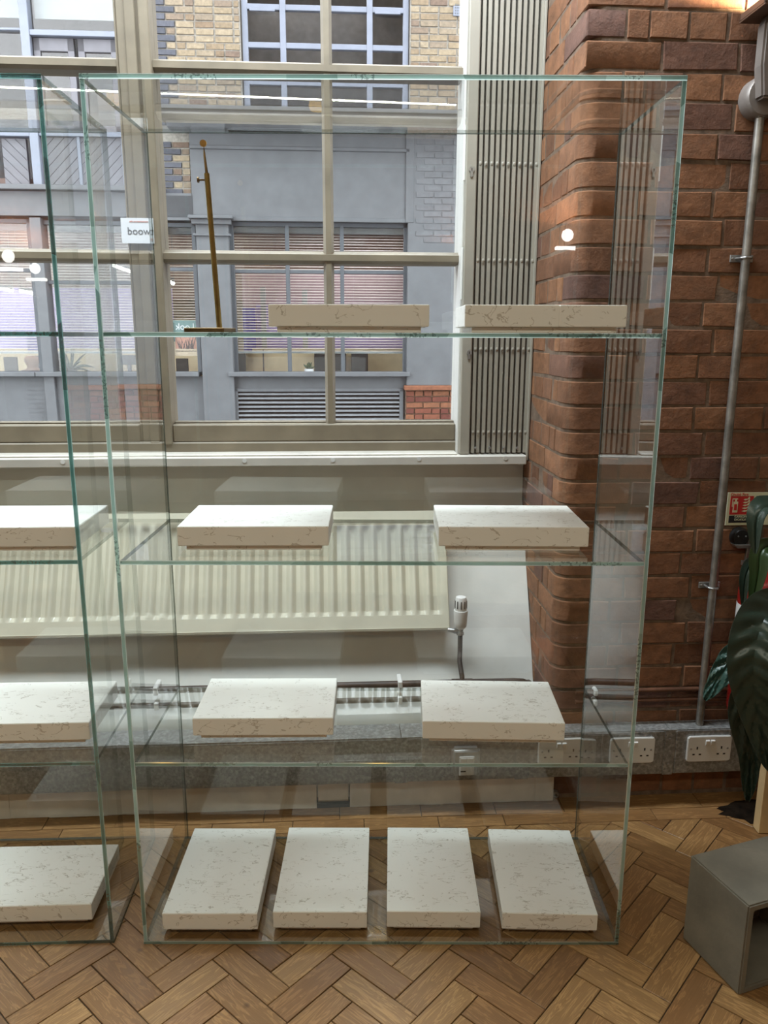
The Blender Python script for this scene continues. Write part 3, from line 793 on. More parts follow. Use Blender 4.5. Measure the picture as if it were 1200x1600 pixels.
slab('cream veined slab above the radiator, wholly in front of its ribs', -.3045, 1.890, 1.005, .352, .238, R(1), gB)
slab('cream veined slab above the thermostatic valve, reaching to the brick pier', .3075, 1.893, 1.005, .350, .243, R(-.8), gB)
slab('cream veined slab before the pipes, above the first and second upright slabs', -.3005, 1.916, .505, .351, .236, R(.8), gC)
slab('cream veined slab before the pipes and sockets, above the switch box', .280, 1.900, .505, .352, .241, R(-1.6), gC)
slab('upright cream slab on cabinet floor, nearest the neighbouring cabinet', -.436, 1.890, .010, .241, .353, R(0), gD)
slab('upright cream slab on cabinet floor, second from the neighbouring cabinet', -.157, 1.8955, .010, .239, .352, R(0), gD)
slab('upright cream slab on cabinet floor, second from the brick pier', .134, 1.8965, .010, .238, .350, R(-.6), gD)
slab('upright cream slab on cabinet floor, nearest the concrete block', .4315, 1.889, .010, .241, .349, R(-1.5), gD)
gL = 'slabs in the neighbouring cabinet'
slab('cream veined slab level with the radiator top in the neighbouring cabinet', -.888, 1.875, 1.005, .351, .24, R(2.6), gL)
slab('cream veined slab on the third shelf of the neighbouring cabinet', -.905, 1.887, .505, .351, .24, R(2.4), gL)
slab('cream veined slab on the floor panel of the neighbouring cabinet', -.928, 1.862, .010, .351, .245, R(2.2), gL)

# ------------------------------------------------------------------ brass stand on the top shelf
bs = thing('brass_stand', 'slim brass display stand with square foot on the highest shelf', 'stand', (-.385, 1.87, 1.5056))
fb = MB(); a = R(-14); ca_, sa_ = math.cos(a), math.sin(a)
fb.obox((-.403, 1.872, 1.5106), (.050*ca_, .050*sa_, 0), (-.033*sa_, .033*ca_, 0), (0, 0, .005))
fb.part('foot', MT['brass_d'], bs, bevel=.0012)
b0, b1 = at_y(343, 514, 1.87), at_y(323, 271, 1.87)
b0.z = 1.514
MB().cyl(b0, b1, .0066, .0060, 16).part('column', MT['brass'], bs, smooth=True)
b2, b3 = at_y(319.5, 243, 1.87), at_y(318.5, 230, 1.872)
MB().tube([b1, b2, b3], [.0033, .0026, .0010], 10).part('rod', MT['brass_d'], bs, smooth=True)
dsk = at_y(317.5, 224, 1.872)
MB().cyl(dsk + Vector((0, -.002, 0)), dsk + Vector((0, .002, 0)), .0075, .0075, 18).part('tip_disc', MT['amber'], bs, smooth=True, label='small amber disc at the tip')
k0 = at_y(323.5, 281, 1.87); k1 = at_y(311, 281, 1.87); k2 = at_y(308.5, 281, 1.87)
kn = MB().tube([k0, k1], .0022, 8).part('set_screw', MT['brass_d'], bs, smooth=True)
MB().tube([k1, k2], [.0062, .0062], 12).part('screw_head', MT['brass_d'], kn, smooth=True)

# opaque sheet standing in for a street sign reflected in the side pane
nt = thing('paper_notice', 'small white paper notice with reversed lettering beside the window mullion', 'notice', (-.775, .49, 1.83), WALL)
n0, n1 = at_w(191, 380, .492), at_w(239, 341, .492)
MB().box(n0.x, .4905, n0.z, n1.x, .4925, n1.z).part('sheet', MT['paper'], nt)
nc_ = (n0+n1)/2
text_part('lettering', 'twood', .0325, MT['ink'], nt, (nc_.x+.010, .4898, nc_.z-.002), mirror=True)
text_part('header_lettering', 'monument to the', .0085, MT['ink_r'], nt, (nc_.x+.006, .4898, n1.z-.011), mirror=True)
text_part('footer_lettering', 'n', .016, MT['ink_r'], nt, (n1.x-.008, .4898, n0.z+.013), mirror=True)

# ------------------------------------------------------------------ brick wall fittings
def wall_lamp(name, label, org, fr, group, flip=1, power=9, lit=False):
    """org on the wall face; the lamp stands out along -w * flip"""
    t = thing(name, label, 'wall lamp', org, fr, group=group)
    u, w, z = org; f = -flip
    MB().lathe([(.055, 0), (.055, f*.038), (.048, f*.048), (.01, f*.05)], (u, w, z-.115), 'y', 28).part('round_box', MT['lamp_grey'], t, smooth=True)
    MB().prism([(u-.030, z-.13), (u+.030, z-.13), (u+.040, z-.05), (u+.040, z+.05), (u+.030, z+.075), (u-.030, z+.075), (u-.040, z+.05), (u-.040, z-.05)], 'y', w+f*.04, w+f*.085).part('body', MT['lamp_grey'], t, bevel=.006, seg=2)
    hood = MB()
    for (x0_, y0_, x1_, y1_) in ((-.077, .012, .077, .018), (-.077, .134, .077, .14), (-.077, .012, -.071, .14), (.071, .012, .077, .14)):
        hood.box(u+x0_, w+f*y0_, z+.075, u+x1_, w+f*y1_, z+.092)
    hood.box(u-.077, w+f*.012, z+.070, u+.077, w+f*.14, z+.075)
    hood.part('hood', MT['lamp_hood'], t, bevel=.001)
    d = bpy.data.lights.new('wall_lamp_light', 'SPOT'); d.energy = power; d.color = WARM; d.spot_size = R(176); d.spot_blend = .1; d.shadow_soft_size = .012
    o = bpy.data.objects.new('wall_lamp_light', d); COL.objects.link(o); o.location = fr.P((u, w+f*.075, z+.104)); o.rotation_euler = (R(180), 0, 0)
    if lit:
        MB().lathe([(.055, f*.086), (.055, f*.094), (.04, f*.100), (.01, f*.103)], (u, w, z), 'y', 24).part('lens', MT['led'], t, smooth=True)
        MB().box(u-.10, w+f*.03, z-.125, u+.10, w+f*.10, z-.095).part('lower_diffuser', MT['led'], t, bevel=.004)
    return t
wall_lamp('wall_lamp', 'bronze uplighter lamp on the brick pier above the steel conduit', (1.035, 0, 2.252), WALL, None, power=20)
cd = thing('conduit', 'steel conduit pipe running down the brick wall to the trunking', 'conduit', (1.03, -.03, .27), WALL)
MB().tube([(1.032, -.030, 2.10), (1.032, -.030, 1.0), (1.031, -.030, .271)], .0125, 14).part('tube', MT['conduit'], cd, smooth=True)
MB().lathe([(.015, 2.085), (.0165, 2.09), (.0165, 2.115), (.014, 2.12)], (1.032, -.030, 0), n=14).part('coupler', MT['conduit'], cd, smooth=True)
for py in (403, 918):
    q = at_w(1163 if py == 403 else 1112, py, -.03)
    s_ = MB().box(1.032-.034, -.006, q.z-.010, 1.032+.034, 0, q.z+.010).tube([(1.032-.0165, -.004, q.z), (1.032-.0155, -.032, q.z), (1.032-.008, -.043, q.z), (1.032+.008, -.043, q.z), (1.032+.0155, -.032, q.z), (1.032+.0165, -.004, q.z)], .0038, 6).part('saddle', MT['steel'], cd, bevel=.001)
    for d in (-1, 1): MB().lathe([(.0036, 0), (.003, -.002), (.001, -.0026)], (1.032+d*.027, -.006, q.z), 'y', 8).part('screw', MT['steel'], s_, smooth=True)

fs = thing('fire_sign', 'cream fire extinguisher notice with red pictogram on brick wall', 'sign', (1.15, 0, .93), WALL)
FU0, FU1, FZ0, FZ1 = 1.063, 1.263, .929, 1.032
MB().box(FU0, -.0055, FZ0, FU1, -.0025, FZ1).part('board', MT['sign'], fs)
Y_ = -.0062
MB().box(FU0+.009, Y_, FZ0+.034, FU0+.082, -.0055, FZ1-.011).part('red_panel', MT['sign_r'], fs)
MB().box(FU0+.009, Y_, FZ0+.008, FU0+.082, -.0055, FZ0+.031).part('black_panel', MT['sign_k'], fs)
pic = MB(); bx = FU0+.026; bz = FZ0+.041
pic.box(bx-.0075, Y_-.0006, bz, bx+.0075, Y_, bz+.034).box(bx-.003, Y_-.0006, bz+.034, bx+.003, Y_, bz+.041).box(bx-.010, Y_-.0006, bz+.041, bx+.006, Y_, bz+.044).box(bx-.011, Y_-.0006, bz+.018, bx-.009, Y_, bz+.044)
pic.part('extinguisher_symbol', MT['sign'], fs)
MB().box(bx-.0045, Y_-.0012, bz+.007, bx+.0045, Y_-.0006, bz+.026).part('symbol_label', MT['sign_r'], fs)
fl = MB(); fx = FU0+.060
for k in range(5):
    z = FZ0+.042 + k*.009; w0 = .014 - k*.0008
    fl.add([(fx-w0, Y_-.0006, z+.003), (fx-.004, Y_-.0006, z), (fx+w0, Y_-.0006, z+.006), (fx+w0-.003, Y_-.0006, z+.014), (fx+.002, Y_-.0006, z+.0055), (fx-.006, Y_-.0006, z+.0055)], [(0, 1, 2, 3, 4, 5)])
fl.part('flame_symbol', MT['sign'], fs)
text_part('header_lettering', 'Chubb Fire', .0125, MT['sign_r'], fs, (FU0+.036, -.0060, FZ1-.006))
text_part('lettering', 'CARBON\nDIOXIDE', .0092, MT['sign'], fs, (FU0+.0455, Y_-.0004, FZ0+.0222))
for r_ in range(2):
    for c_ in range(4):
        x = FU0+.090 + c_*.026; z = FZ1-.033 - r_*.026
        p_ = MB().box(x, Y_, z, x+.022, -.0055, z+.022).part('green_panel', MT['sign_g'], fs)
        MB().box(x+.005, Y_-.0006, z+.005, x+.010, Y_, z+.018).box(x+.012, Y_-.0006, z+.010, x+.018, Y_, z+.014).part('panel_symbol', MT['sign'], p_)

ex = thing('fire_extinguisher', 'red fire extinguisher hanging on the brick wall behind plant leaves', 'fire extinguisher', (1.15, -.085, .36), WALL)
eu, ew = 1.158, -.088
MB().lathe([(.055, .335), (.066, .345), (.068, .36), (.068, .74), (.062, .775), (.042, .80), (.024, .812), (.022, .84)], (eu, ew, 0), n=28).part('cylinder', MT['red'], ex, smooth=True)
MB().lathe([(.0686, .60), (.0686, .70)], (eu, ew, 0), n=28).part('label_band', MT['white_pl'], ex, smooth=True)
MB().lathe([(.018, .835), (.024, .84), (.026, .875), (.018, .885)], (eu, ew, 0), n=16).box(eu-.012, ew-.085, .872, eu+.012, ew+.02, .884).box(eu-.011, ew-.08, .896, eu+.011, ew+.02, .905).part('valve', MT['dark'], ex, bevel=.002)
MB().tube([(eu+.02, ew-.02, .86), (eu+.075, ew-.03, .84), (eu+.092, ew-.03, .75), (eu+.088, ew-.02, .60)], .009, 10).part('hose', MT['dark'], ex, smooth=True)
MB().box(eu-.02, -.012, .70, eu+.02, -.001, .90).box(eu-.03, -.03, .80, eu+.03, -.001, .815).part('hanger', MT['steel'], ex, bevel=.001)
wh = thing('bell_push', 'round black wall bracket with chrome lip below the fire sign', 'bracket', (1.119, -.02, .895), WALL)  # round black bracket on the brick wall
MB().lathe([(.030, 0), (.030, -.014), (.024, -.024), (.004, -.026)], (1.110, -.001, .893), 'y', 24).part('disc', MT['dark'], wh, smooth=True)
MB().prism([(1.085, .873), (1.135, .873), (1.128, .862), (1.095, .862)], 'y', -.034, -.004).part('lip', MT['steel'], wh, bevel=.001)
for d in (-1, 1): MB().lathe([(.003, 0), (.002, -.002)], (1.110+d*.012, -.026, .898), 'y', 8).part('screw', MT['steel'], wh, smooth=True)

# ------------------------------------------------------------------ hollow concrete block
ca2 = Vector((.225, .0775)).normalized()
cf = Vector((.831, 1.533)); cu_ = Vector((math.cos(R(19.3)), math.sin(R(19.3)))); cv = Vector((-cu_.y, cu_.x))
blk = thing('concrete_block', 'hollow grey concrete cube open towards the room on the floor', 'block', (cf.x, cf.y, 0))
cb = MB(); bw, bd, bh, th_ = .243, .192, .241, .019
def q3(a, b, z): p = cf + cu_*a + cv*b; return (p.x, p.y, z)
def cbox(a0, b0, z0, a1, b1, z1): cb.add([q3(a, b, z) for z in (z0, z1) for b in (b0, b1) for a in (a0, a1)], [(0,2,3,1),(4,5,7,6),(0,1,5,4),(2,6,7,3),(0,4,6,2),(1,3,7,5)])
# outer shell as one piece: a ring in the (a,z) plane swept along b, plus a back
o_ = [(0, 0.0008), (bw, 0.0008), (bw, bh), (0, bh)]; i_ = [(th_, th_), (bw-th_, th_), (bw-th_, bh-th_), (th_, bh-th_)]
vs = [q3(a, 0, z) for a, z in o_] + [q3(a, 0, z) for a, z in i_] + [q3(a, bd, z) for a, z in o_] + [q3(a, bd-th_, z) for a, z in i_]
fs_ = [(k, (k+1) % 4, 4+(k+1) % 4, 4+k) for k in range(4)] + [(k, 8+k, 8+(k+1) % 4, (k+1) % 4) for k in range(4)] + [(4+k, 4+(k+1) % 4, 12+(k+1) % 4, 12+k) for k in range(4)] + [(8, 9, 10, 11), (12, 13, 14, 15)]
cb.add(vs, fs_); cb.part('block', MT['concrete'], blk, bevel=.0035, seg=2)

# ------------------------------------------------------------------ plant on a wooden stand
ps = thing('plant_stand', 'pale pine plant stand with square legs at the right border', 'stand', (1.33, 2.05, 0))
for dx, dy in ((0, 0), (.26, 0), (0, .17), (.26, .17)):
    MB().box(1.163+dx, 1.975+dy, .0006, 1.163+dx+.036, 1.975+dy+.036, .36).part('leg', MT['tan'], ps, bevel=.002)
MB().box(1.16, 1.965, .36, 1.47, 2.20, .385).part('top', MT['tan'], ps, bevel=.003)
pl = thing('leafy_plant', 'dark leafy houseplant with broad ribbed drooping leaves in a pot', 'plant', (1.32, 2.08, .386))
MB().lathe([(.075, .386), (.10, .40), (.112, .53), (.118, .55), (.118, .565), (.108, .565), (.104, .545), (.06, .54)], (1.33, 2.085, 0), n=28).part('pot', MT['terracotta'], pl, smooth=True)
MB().lathe([(.104, .535), (.09, .548), (.03, .553)], (1.33, 2.085, 0), n=24).part('soil', MT['soil'], pl, smooth=True)
def leaf(pts, width, facing, mat, ribs=0, cup=.18, name='leaf'):
    """pts: spine from stalk to tip; facing: direction the upper side looks"""
    pts = [Vector(p) for p in pts]; facing = Vector(facing)
    def cr(t):
        n = len(pts)-1; i = min(int(t*n), n-1); u = t*n-i
        p0, p1, p2, p3 = pts[max(i-1, 0)], pts[i], pts[i+1], pts[min(i+2, n)]
        return .5*((2*p1) + (p2-p0)*u + (2*p0-5*p1+4*p2-p3)*u*u + (3*p1-p0-3*p2+p3)*u**3)
    nl, nw = (120 if ribs else 16), 12
    mb = MB(); v = []
    for a in range(nl+1):
        t = a/nl; p = cr(t); d = (cr(min(t+.02, 1)) - cr(max(t-.02, 0))).normalized()
        s_ = d.cross(facing).normalized(); nn = s_.cross(d)
        w_ = width*(math.sin(math.pi*min(1, t**.75*.97+.02))**.8)*.5 + .0015
        for b in range(nw+1):
            x = -1 + 2*b/nw
            rib = 0
            if ribs: rib = .0060*math.cos(2*math.pi*(ribs*t - abs(x)*1.1))*min(1, abs(x)*2.5)*(1-abs(x)**4)
            v.append(p + s_*(w_*x) + nn*(w_*cup*x*x + rib - (.004 if abs(x) < .05 else 0)))
    f = [(a*(nw+1)+b, a*(nw+1)+b+1, (a+1)*(nw+1)+b+1, (a+1)*(nw+1)+b) for a in range(nl) for b in range(nw)]
    n0 = len(v)
    mb.add(v, f)
    o = mb.part(name, MT[mat], pl, smooth=True)
    md = o.modifiers.new('thickness', 'SOLIDIFY'); md.thickness = .0012
    return o
A = lambda px, py, Y: at_y(px, py, Y)
leaf([A(1245, 950, 2.05), A(1200, 960, 1.95), A(1178, 1030, 1.90), A(1183, 1110, 1.90), A(1204, 1205, 1.91)], .135, (-.35, -1, .25), 'leaf', ribs=11, cup=.30)
leaf([A(1250, 890, 2.06), A(1225, 805, 2.02), A(1200, 790, 1.99), A(1182, 808, 1.98), A(1180, 865, 1.98)], .070, (-.6, -.5, .7), 'leaf', cup=.3)
leaf([A(1215, 850, 2.07), A(1190, 860, 2.05), A(1184, 900, 2.04), A(1172, 960, 2.04)], .050, (-.6, -1, .1), 'leaf3', cup=.25)
leaf([A(1196, 870, 2.10), A(1175, 880, 2.09), A(1164, 905, 2.08), A(1161, 950, 2.08)], .034, (-.5, -1, .2), 'leaf', cup=.3)
leaf([A(1215, 1000, 2.08), A(1160, 1020, 2.06), A(1130, 1050, 2.05), A(1101, 1094, 2.04)], .078, (-.25, -1, .5), 'leaf2', ribs=5, cup=.2)
leaf([A(1225, 1040, 2.05), A(1185, 1060, 2.00), A(1165, 1110, 1.99), A(1172, 1180, 1.99), A(1168, 1252, 2.0)], .088, (-.5, -1, .1), 'leaf', ribs=5, cup=.35)
leaf([A(1225, 1060, 2.1), A(1185, 1090, 2.1), A(1165, 1130, 2.1), A(1160, 1160, 2.1)], .06, (-.5, -1, .3), 'leaf', cup=.2)
for px, py, Y in ((1240, 950, 2.05), (1240, 900, 2.06), (1215, 850, 2.07), (1215, 1000, 2.08), (1225, 1040, 2.05)):
    e = A(px, py, Y); b_ = Vector((1.33, 2.085, .545))
    MB().tube([b_, (b_+e)/2 + Vector((.02, 0, .05)), e], [.005, .004, .003], 7).part('stalk', MT['leaf3'], pl, smooth=True)
for k in range(7):
    a = k*.9 - .6; hgt = .75 + .12*(k % 3)
    b_ = Vector((1.33, 2.085, .545)); tip = b_ + Vector((.26*math.cos(a)+.12, -.16*math.sin(a)*.8, hgt-.545))
    leaf([b_ + Vector((0, 0, .02)), b_.lerp(tip, .45) + Vector((0, 0, .10)), b_.lerp(tip, .75) + Vector((0, 0, .10)), tip + Vector((.05, 0, -.05))], .12, (0, -.3, 1), 'leaf', ribs=8)

# ------------------------------------------------------------------ added fill panels; room lamps (behind the camera, mirrored in the glass)
for i, (x, y, l, w_, p, c) in enumerate(FILL_AND_STRIP_LIGHTS):
    t = thing('ceiling_light', ['white panel light hung by the window above the neighbouring cabinet', 'white panel light hung by the window above the middle cabinet', 'very long slim strip light hung behind the viewer'][i], 'ceiling light', (x, y, 3.25), group='hung panel lights')
    fr_ = MB()
    fr_.box(x-l/2-.02, y-w_/2-.02, 3.242, x+l/2+.02, y+w_/2+.02, 3.29)
    fr_.part('housing', MT['white_pl'], t, bevel=.003)
    for d in (-.45, .45): MB().cyl((x+d*l, y, 3.29), (x+d*l, y, CEIL), .003, .003, 6).part('wire', MT['steel'], t)
for px, py, lb in ((885, 372, 'on the brick pier side'), (100, 408, 'on the neighbouring cabinet side')):   # mirrored in the cabinets' back panels
    v_ = at_y(px, py, 2*2.107 - RY0 - .06)
    wall_lamp('wall_lamp', 'lit wall lamp with round lens on the rear brick wall, ' + lb, (-v_.x, 0, v_.z+.02), Frame(0, RY0, math.pi), 'rear wall lamps', power=55, lit=True)
for px, py, k in ((497, 162, 0), (181, 152, 1)):
    v_ = at_w(px, py, GW + 4.2); v_.y = GW - 4.2; X, Y, Z = WALL.P(v_)   # mirrored in the window panes
    t = thing('pendant_lamp', ['yellow glass pendant lamp hung behind the viewer over the room', 'yellow glass pendant lamp hung behind the viewer, nearer the left wall'][k], 'pendant lamp', (X, Y, Z), group='yellow pendant lamps')
    MB().lathe([(.065, -.05), (.078, -.02), (.070, .03), (.045, .07), (.02, .085)], (X, Y, Z), n=24).part('shade', MT['glow'], t, smooth=True)
    MB().cyl((X, Y, Z+.085), (X, Y, CEIL), .004, .004, 6).part('flex', MT['dark'], t)
# ------------------------------------------------------------------ the street and the building across it
structure('pavement', MB().box(-14, .95, -.5, 14, 7.9, -.25).box(-14, 7.0, -.25, 14, 7.9, -.13), MT['asphalt'], fr=WALL)
structure('wall_outside', MB().box(-3.6, .95, CEIL+.15, 3.4, 1.0, 8.2), MT['outer'], fr=WALL)   # our own building goes on above the shop
FW = 8.0
def fp(px, py, w=FW): q = at_w(px, py, w); return q.x, q.z
def rect(x0, y0, x1, y1, w=FW):                 # pixel rectangle -> (u0, z0, u1, z1)
    ym, xm = (y0+y1)/2, (x0+x1)/2
    return fp(x0, ym, w)[0], fp(xm, y1, w)[1], fp(x1, ym, w)[0], fp(xm, y0, w)[1]
bl = thing('office_building', 'grey painted shopfront building with yellow brick upper floor across the street', 'building', (0, FW, -.2), WALL)
def B(name, mat, *boxes, bevel=0, parent=None, **k):
    mb = MB()
    for b in boxes: mb.box(*b)
    return mb.part(name, MT[mat], parent or bl, bevel=bevel, **k)
def RB(x0, y0, x1, y1, w0, w1):
    u0, z0, u1, z1 = rect(x0, y0, x1, y1); return (u0, w0, z0, u1, w1, z1)
WX0 = -9.0; WX1 = 7.0
UQ = fp(247, 100)[0]                            # left edge of the brick pier (quoins)
UWL, ZWB, UWR, _ = rect(377, 0, 640, 190)       # upper white window
ZLEDGE = fp(500, 203)[1]; ZFB = fp(480, 347)[1]; ZCILL = fp(480, 584)[1]; ZRED = fp(680, 602)[1]
ZT = 5.9
# carcass behind
B('rear_wall', 'off_wall', (WX0, 11.6, -.2, WX1, 11.7, ZT))
B('floor_slab', 'off_brown', (WX0, FW+.25, ZFB+.25, WX1, 11.6, ZFB+.5))
B('office_floor', 'off_brown', (WX0, FW+.25, -.2, WX1, 11.6, -.1))
B('end_wall', 'grey', (WX0-.2, FW, -.2, WX0, 11.7, ZT), (WX1, FW, -.2, WX1+.2, 11.7, ZT))
B('roof', 'grey_d', (WX0-.2, FW-.1, ZT, WX1+.2, 11.7, ZT+.2))
# upper brick wall (mortar field behind the bricks)
B('brick_backing', 'ymortar', (UQ, FW+.008, ZLEDGE, UWL, FW+.3, ZT), (UWR, FW+.008, ZLEDGE, WX1, FW+.3, ZT), (UWL, FW+.008, fp(500, -260)[1], UWR, FW+.3, ZT), (UQ, FW+.008, fp(270, 305)[1], fp(298, 260)[0], FW+.3, ZLEDGE))
ybm = {}
def fbrick(mat, L, k, Hh=.0665):
    key = (mat, round(L, 3), k, Hh)
    if key not in ybm:
        rnd = random.Random(str(key)); j = lambda: rnd.uniform(-.0025, .0025); c = .004
        fr_ = [(j(), j()), (L+j(), j()), (L+j(), Hh+j()), (j(), Hh+j())]
        v = [(x, .03, z) for x, z in fr_] + [(x + (c if x < L/2 else -c), j(), z + (c if z < Hh/2 else -c)) for x, z in fr_]
        mb = MB().add(v, [(4, 5, 6, 7)] + [(i, (i+1) % 4, 4+(i+1) % 4, 4+i) for i in range(4)])
        ybm[key] = mb.mesh('brick', MT[mat])
    return ybm[key]
random.seed(31)
nby = 0
def brick_area(u0, u1, z0, z1, mat, quoin=None, mesh_only=None, course=.0757, hh=.0665):
    global nby
    z = z0; i = 0
    while z + course <= z1 + .02:
        u = u0
        if quoin:
            ql = .215 if (i % 2 == 0) else .105
            inst('brick', fbrick(quoin, ql, i % 3, hh), bl, (u, FW-.012, z)); nby += 1; u += ql + .010
        else:
            u -= random.choice((0, .06, .11)) if False else 0
            if i % 2:
                l = min(.1025, u1-u); inst('brick', fbrick(mat, l, i % 3, hh), bl, (u, FW-random.uniform(0, .006), z)); nby += 1; u += l + .010
        while u < u1 - .03:
            l = min(random.choice((.215, .215, .1025)), u1 - u)
            inst('brick', fbrick(mat, round(l, 2), random.randrange(3), hh), bl, (u, FW-random.uniform(0, .008), z)); nby += 1; u += l + .010
        z += course; i += 1
ztop = fp(300, -14)[1]
brick_area(UQ, UWL-.012, ZLEDGE+.02, ztop, 'ybrick', quoin='bbrick')
brick_area(UWR+.012, fp(724, 90)[0], ZLEDGE+.02, ztop, 'ybrick')
brick_area(UQ+.0, fp(297, 260)[0], fp(270, 304)[1], ZLEDGE-.12, 'ybrick', quoin='bbrick')
far = MB()
for a, b in ((UQ, UWL), (UWR, WX1)):
    z = ztop if a == UQ else ZLEDGE+.02
    while z < ZT-.1:
        u = a if z > ztop-.001 else fp(724, 90)[0]+.02
        while u < b-.05:
            far.box(u, FW, z, min(u+.215, b), FW+.03, z+.0665); u += .225
        z += .0757
far.part('brick_field', MT['ybrick'], bl, kind='stuff')
q_ = rect(708, 10, 731, 26)
ab = B('air_brick', 'lilac', (q_[0], FW-.02, q_[1], q_[2], FW+.02, q_[3]), bevel=.003, label='white air brick')
B('vent_holes', 'grey_d', *[(q_[0]+.02+i*.026, FW-.022, q_[1]+.018+j*.03, q_[0]+.034+i*.026, FW-.018, q_[1]+.034+j*.03) for i in range(6) for j in range(4) if q_[0]+.034+i*.026 < q_[2]], parent=ab)
# upper white window: outer frame, posts, bars, glazing
def win_frame(name, mat, xs, ys, x0, y0, x1, y1, w, pw, dep=.07, label=None, glass='pane'):
    """frame in pixels: vertical bars at xs, horizontal bars at ys (centres), outer rectangle, bar width pw (m)"""
    u0, z0, u1, z1 = rect(x0, y0, x1, y1)
    f_ = B(name, mat, (u0, w, z0, u0+pw, w+dep, z1), (u1-pw, w, z0, u1, w+dep, z1), (u0, w, z0, u1, w+dep, z0+pw), (u0, w, z1-pw, u1, w+dep, z1), bevel=.004, label=label)
    um = [fp(x, (y0+y1)/2)[0] for x in xs]; zm = [fp((x0+x1)/2, y)[1] for y in ys]
    for u in um: B('post', mat, (u-pw*.5, w-.006, z0+pw*.5, u+pw*.5, w+dep, z1-pw*.5), bevel=.004, parent=f_)
    for z in zm: B('bar', mat, (u0+pw*.5, w+.004, z-pw*.45, u1-pw*.5, w+dep, z+pw*.45), bevel=.004, parent=f_)
    us_ = [u0] + um + [u1]; zs_ = sorted([z0, z1] + zm)
    if glass:
        for a, b in zip(us_[:-1], us_[1:]):
            for c, d in zip(zs_[:-1], zs_[1:]):
                B('pane', glass, (a+.01, w+.035, c+.01, b-.01, w+.041, d-.01), parent=f_)
    return f_
wf1 = win_frame('window_frame', 'lilac', (442, 511, 578), (10, 70, 128), 378, -60, 639, 196, FW+.05, .068, label='pale lilac window frame')
for xa, xb, y in ((389, 429, 13), (586, 626, 18)):
    B('trickle_vent', 'lilac', RB(xa, y-2.5, xb, y+2.5, FW+.025, FW+.05), bevel=.003, parent=wf1)
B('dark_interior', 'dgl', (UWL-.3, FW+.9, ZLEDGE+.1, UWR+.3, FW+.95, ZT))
# cornice over the shopfront and grey fascia
z1_, z2_ = fp(500, 187)[1], fp(500, 206)[1]
UFL = fp(262, 260)[0]; UC1 = fp(640, 280)[0]; UC2 = fp(724, 280)[0]
B('cornice', 'grey', (UFL, FW-.48, z2_+.05, WX1, FW+.1, z1_-.02), (UFL-.02, FW-.52, z1_-.04, WX1, FW+.1, z1_+.005), (UFL+.05, FW-.2, z2_-.02, WX1, FW+.1, z2_+.05), bevel=.006)
UF0 = fp(299, 280)[0]
B('fascia', 'grey', (UF0, FW-.02, ZFB, UC1, FW+.2, z2_), (WX0, FW-.03, fp(100, 338)[1], UF0, FW+.2, fp(100, 300)[1]), (fp(255, 320)[0]-.2, FW-.03, ZFB, UF0, FW+.2, fp(260, 306)[1]))
B('fascia_moulding', 'grey', (UF0, FW-.045, fp(450, 233)[1]-.02, fp(640, 233)[0], FW, fp(450, 233)[1]+.02), (fp(640, 290)[0]-.05, FW-.045, ZFB, fp(640, 290)[0]+.05, FW, z2_), (UF0, FW-.035, ZFB, fp(640, 290)[0], FW, ZFB+.05), bevel=.005)
# right-hand grey pier, painted brick above, red brick at its foot
B('pier', 'grey', (fp(636, 470)[0], FW-.04, ZRED, WX1, FW+.25, z2_), bevel=.006)
z = fp(690, 380)[1]; i = 0
while z < z2_-.05:
    u = fp(662, 300)[0] - (.1 if i % 2 else 0)
    while u < fp(735, 300)[0]:
        inst('brick', fbrick('gbrick', .215, i % 3), bl, (u, FW-.046, z)); u += .225
    z += .0757; i += 1
B('red_brick_backing', 'mortar', (fp(633, 640)[0], FW-.035, -.2, WX1, FW+.25, ZRED-.04))
B('coping', 'rbrick', (fp(631, 604)[0], FW-.10, ZRED-.06, WX1, FW+.1, ZRED), bevel=.008)
zz = ZRED - .06 - .0757; i = 0
while zz > fp(680, 690)[1]:
    u = fp(634, 640)[0] + (0 if i % 2 else -.0)
    first = True
    while u < 3.6:
        l = (.105 if (first and i % 2) else random.choice((.215, .215, .105))); first = False
        inst('brick', fbrick('rbrick', l, random.randrange(3)), bl, (u, FW-.052-random.uniform(0, .004), zz)); u += l + .010
    zz -= .0757; i += 1
# pilaster with capital
for (x0, y0, x1, y1, d) in ((311, 350, 355, 700, .06), (304, 339, 357, 346, .13), (306, 346, 355, 352, .10), (309, 367, 355, 371, .09)):
    pass
up0, up1 = fp(311, 450)[0], fp(361, 450)[0]
B('pilaster', 'grey', (up0, FW-.06, -.2, up1, FW+.2, fp(330, 340)[1]), bevel=.008)
ex_ = lambda e: (up0-e, up1+e)
for y0, y1, e, d in ((339, 344, .07, .16), (344, 352, .04, .11), (366, 370, .03, .095)):
    B('pilaster_moulding', 'grey', (up0-e, FW-d, fp(330, y1)[1], up1+e, FW, fp(330, y0)[1]), bevel=.006)
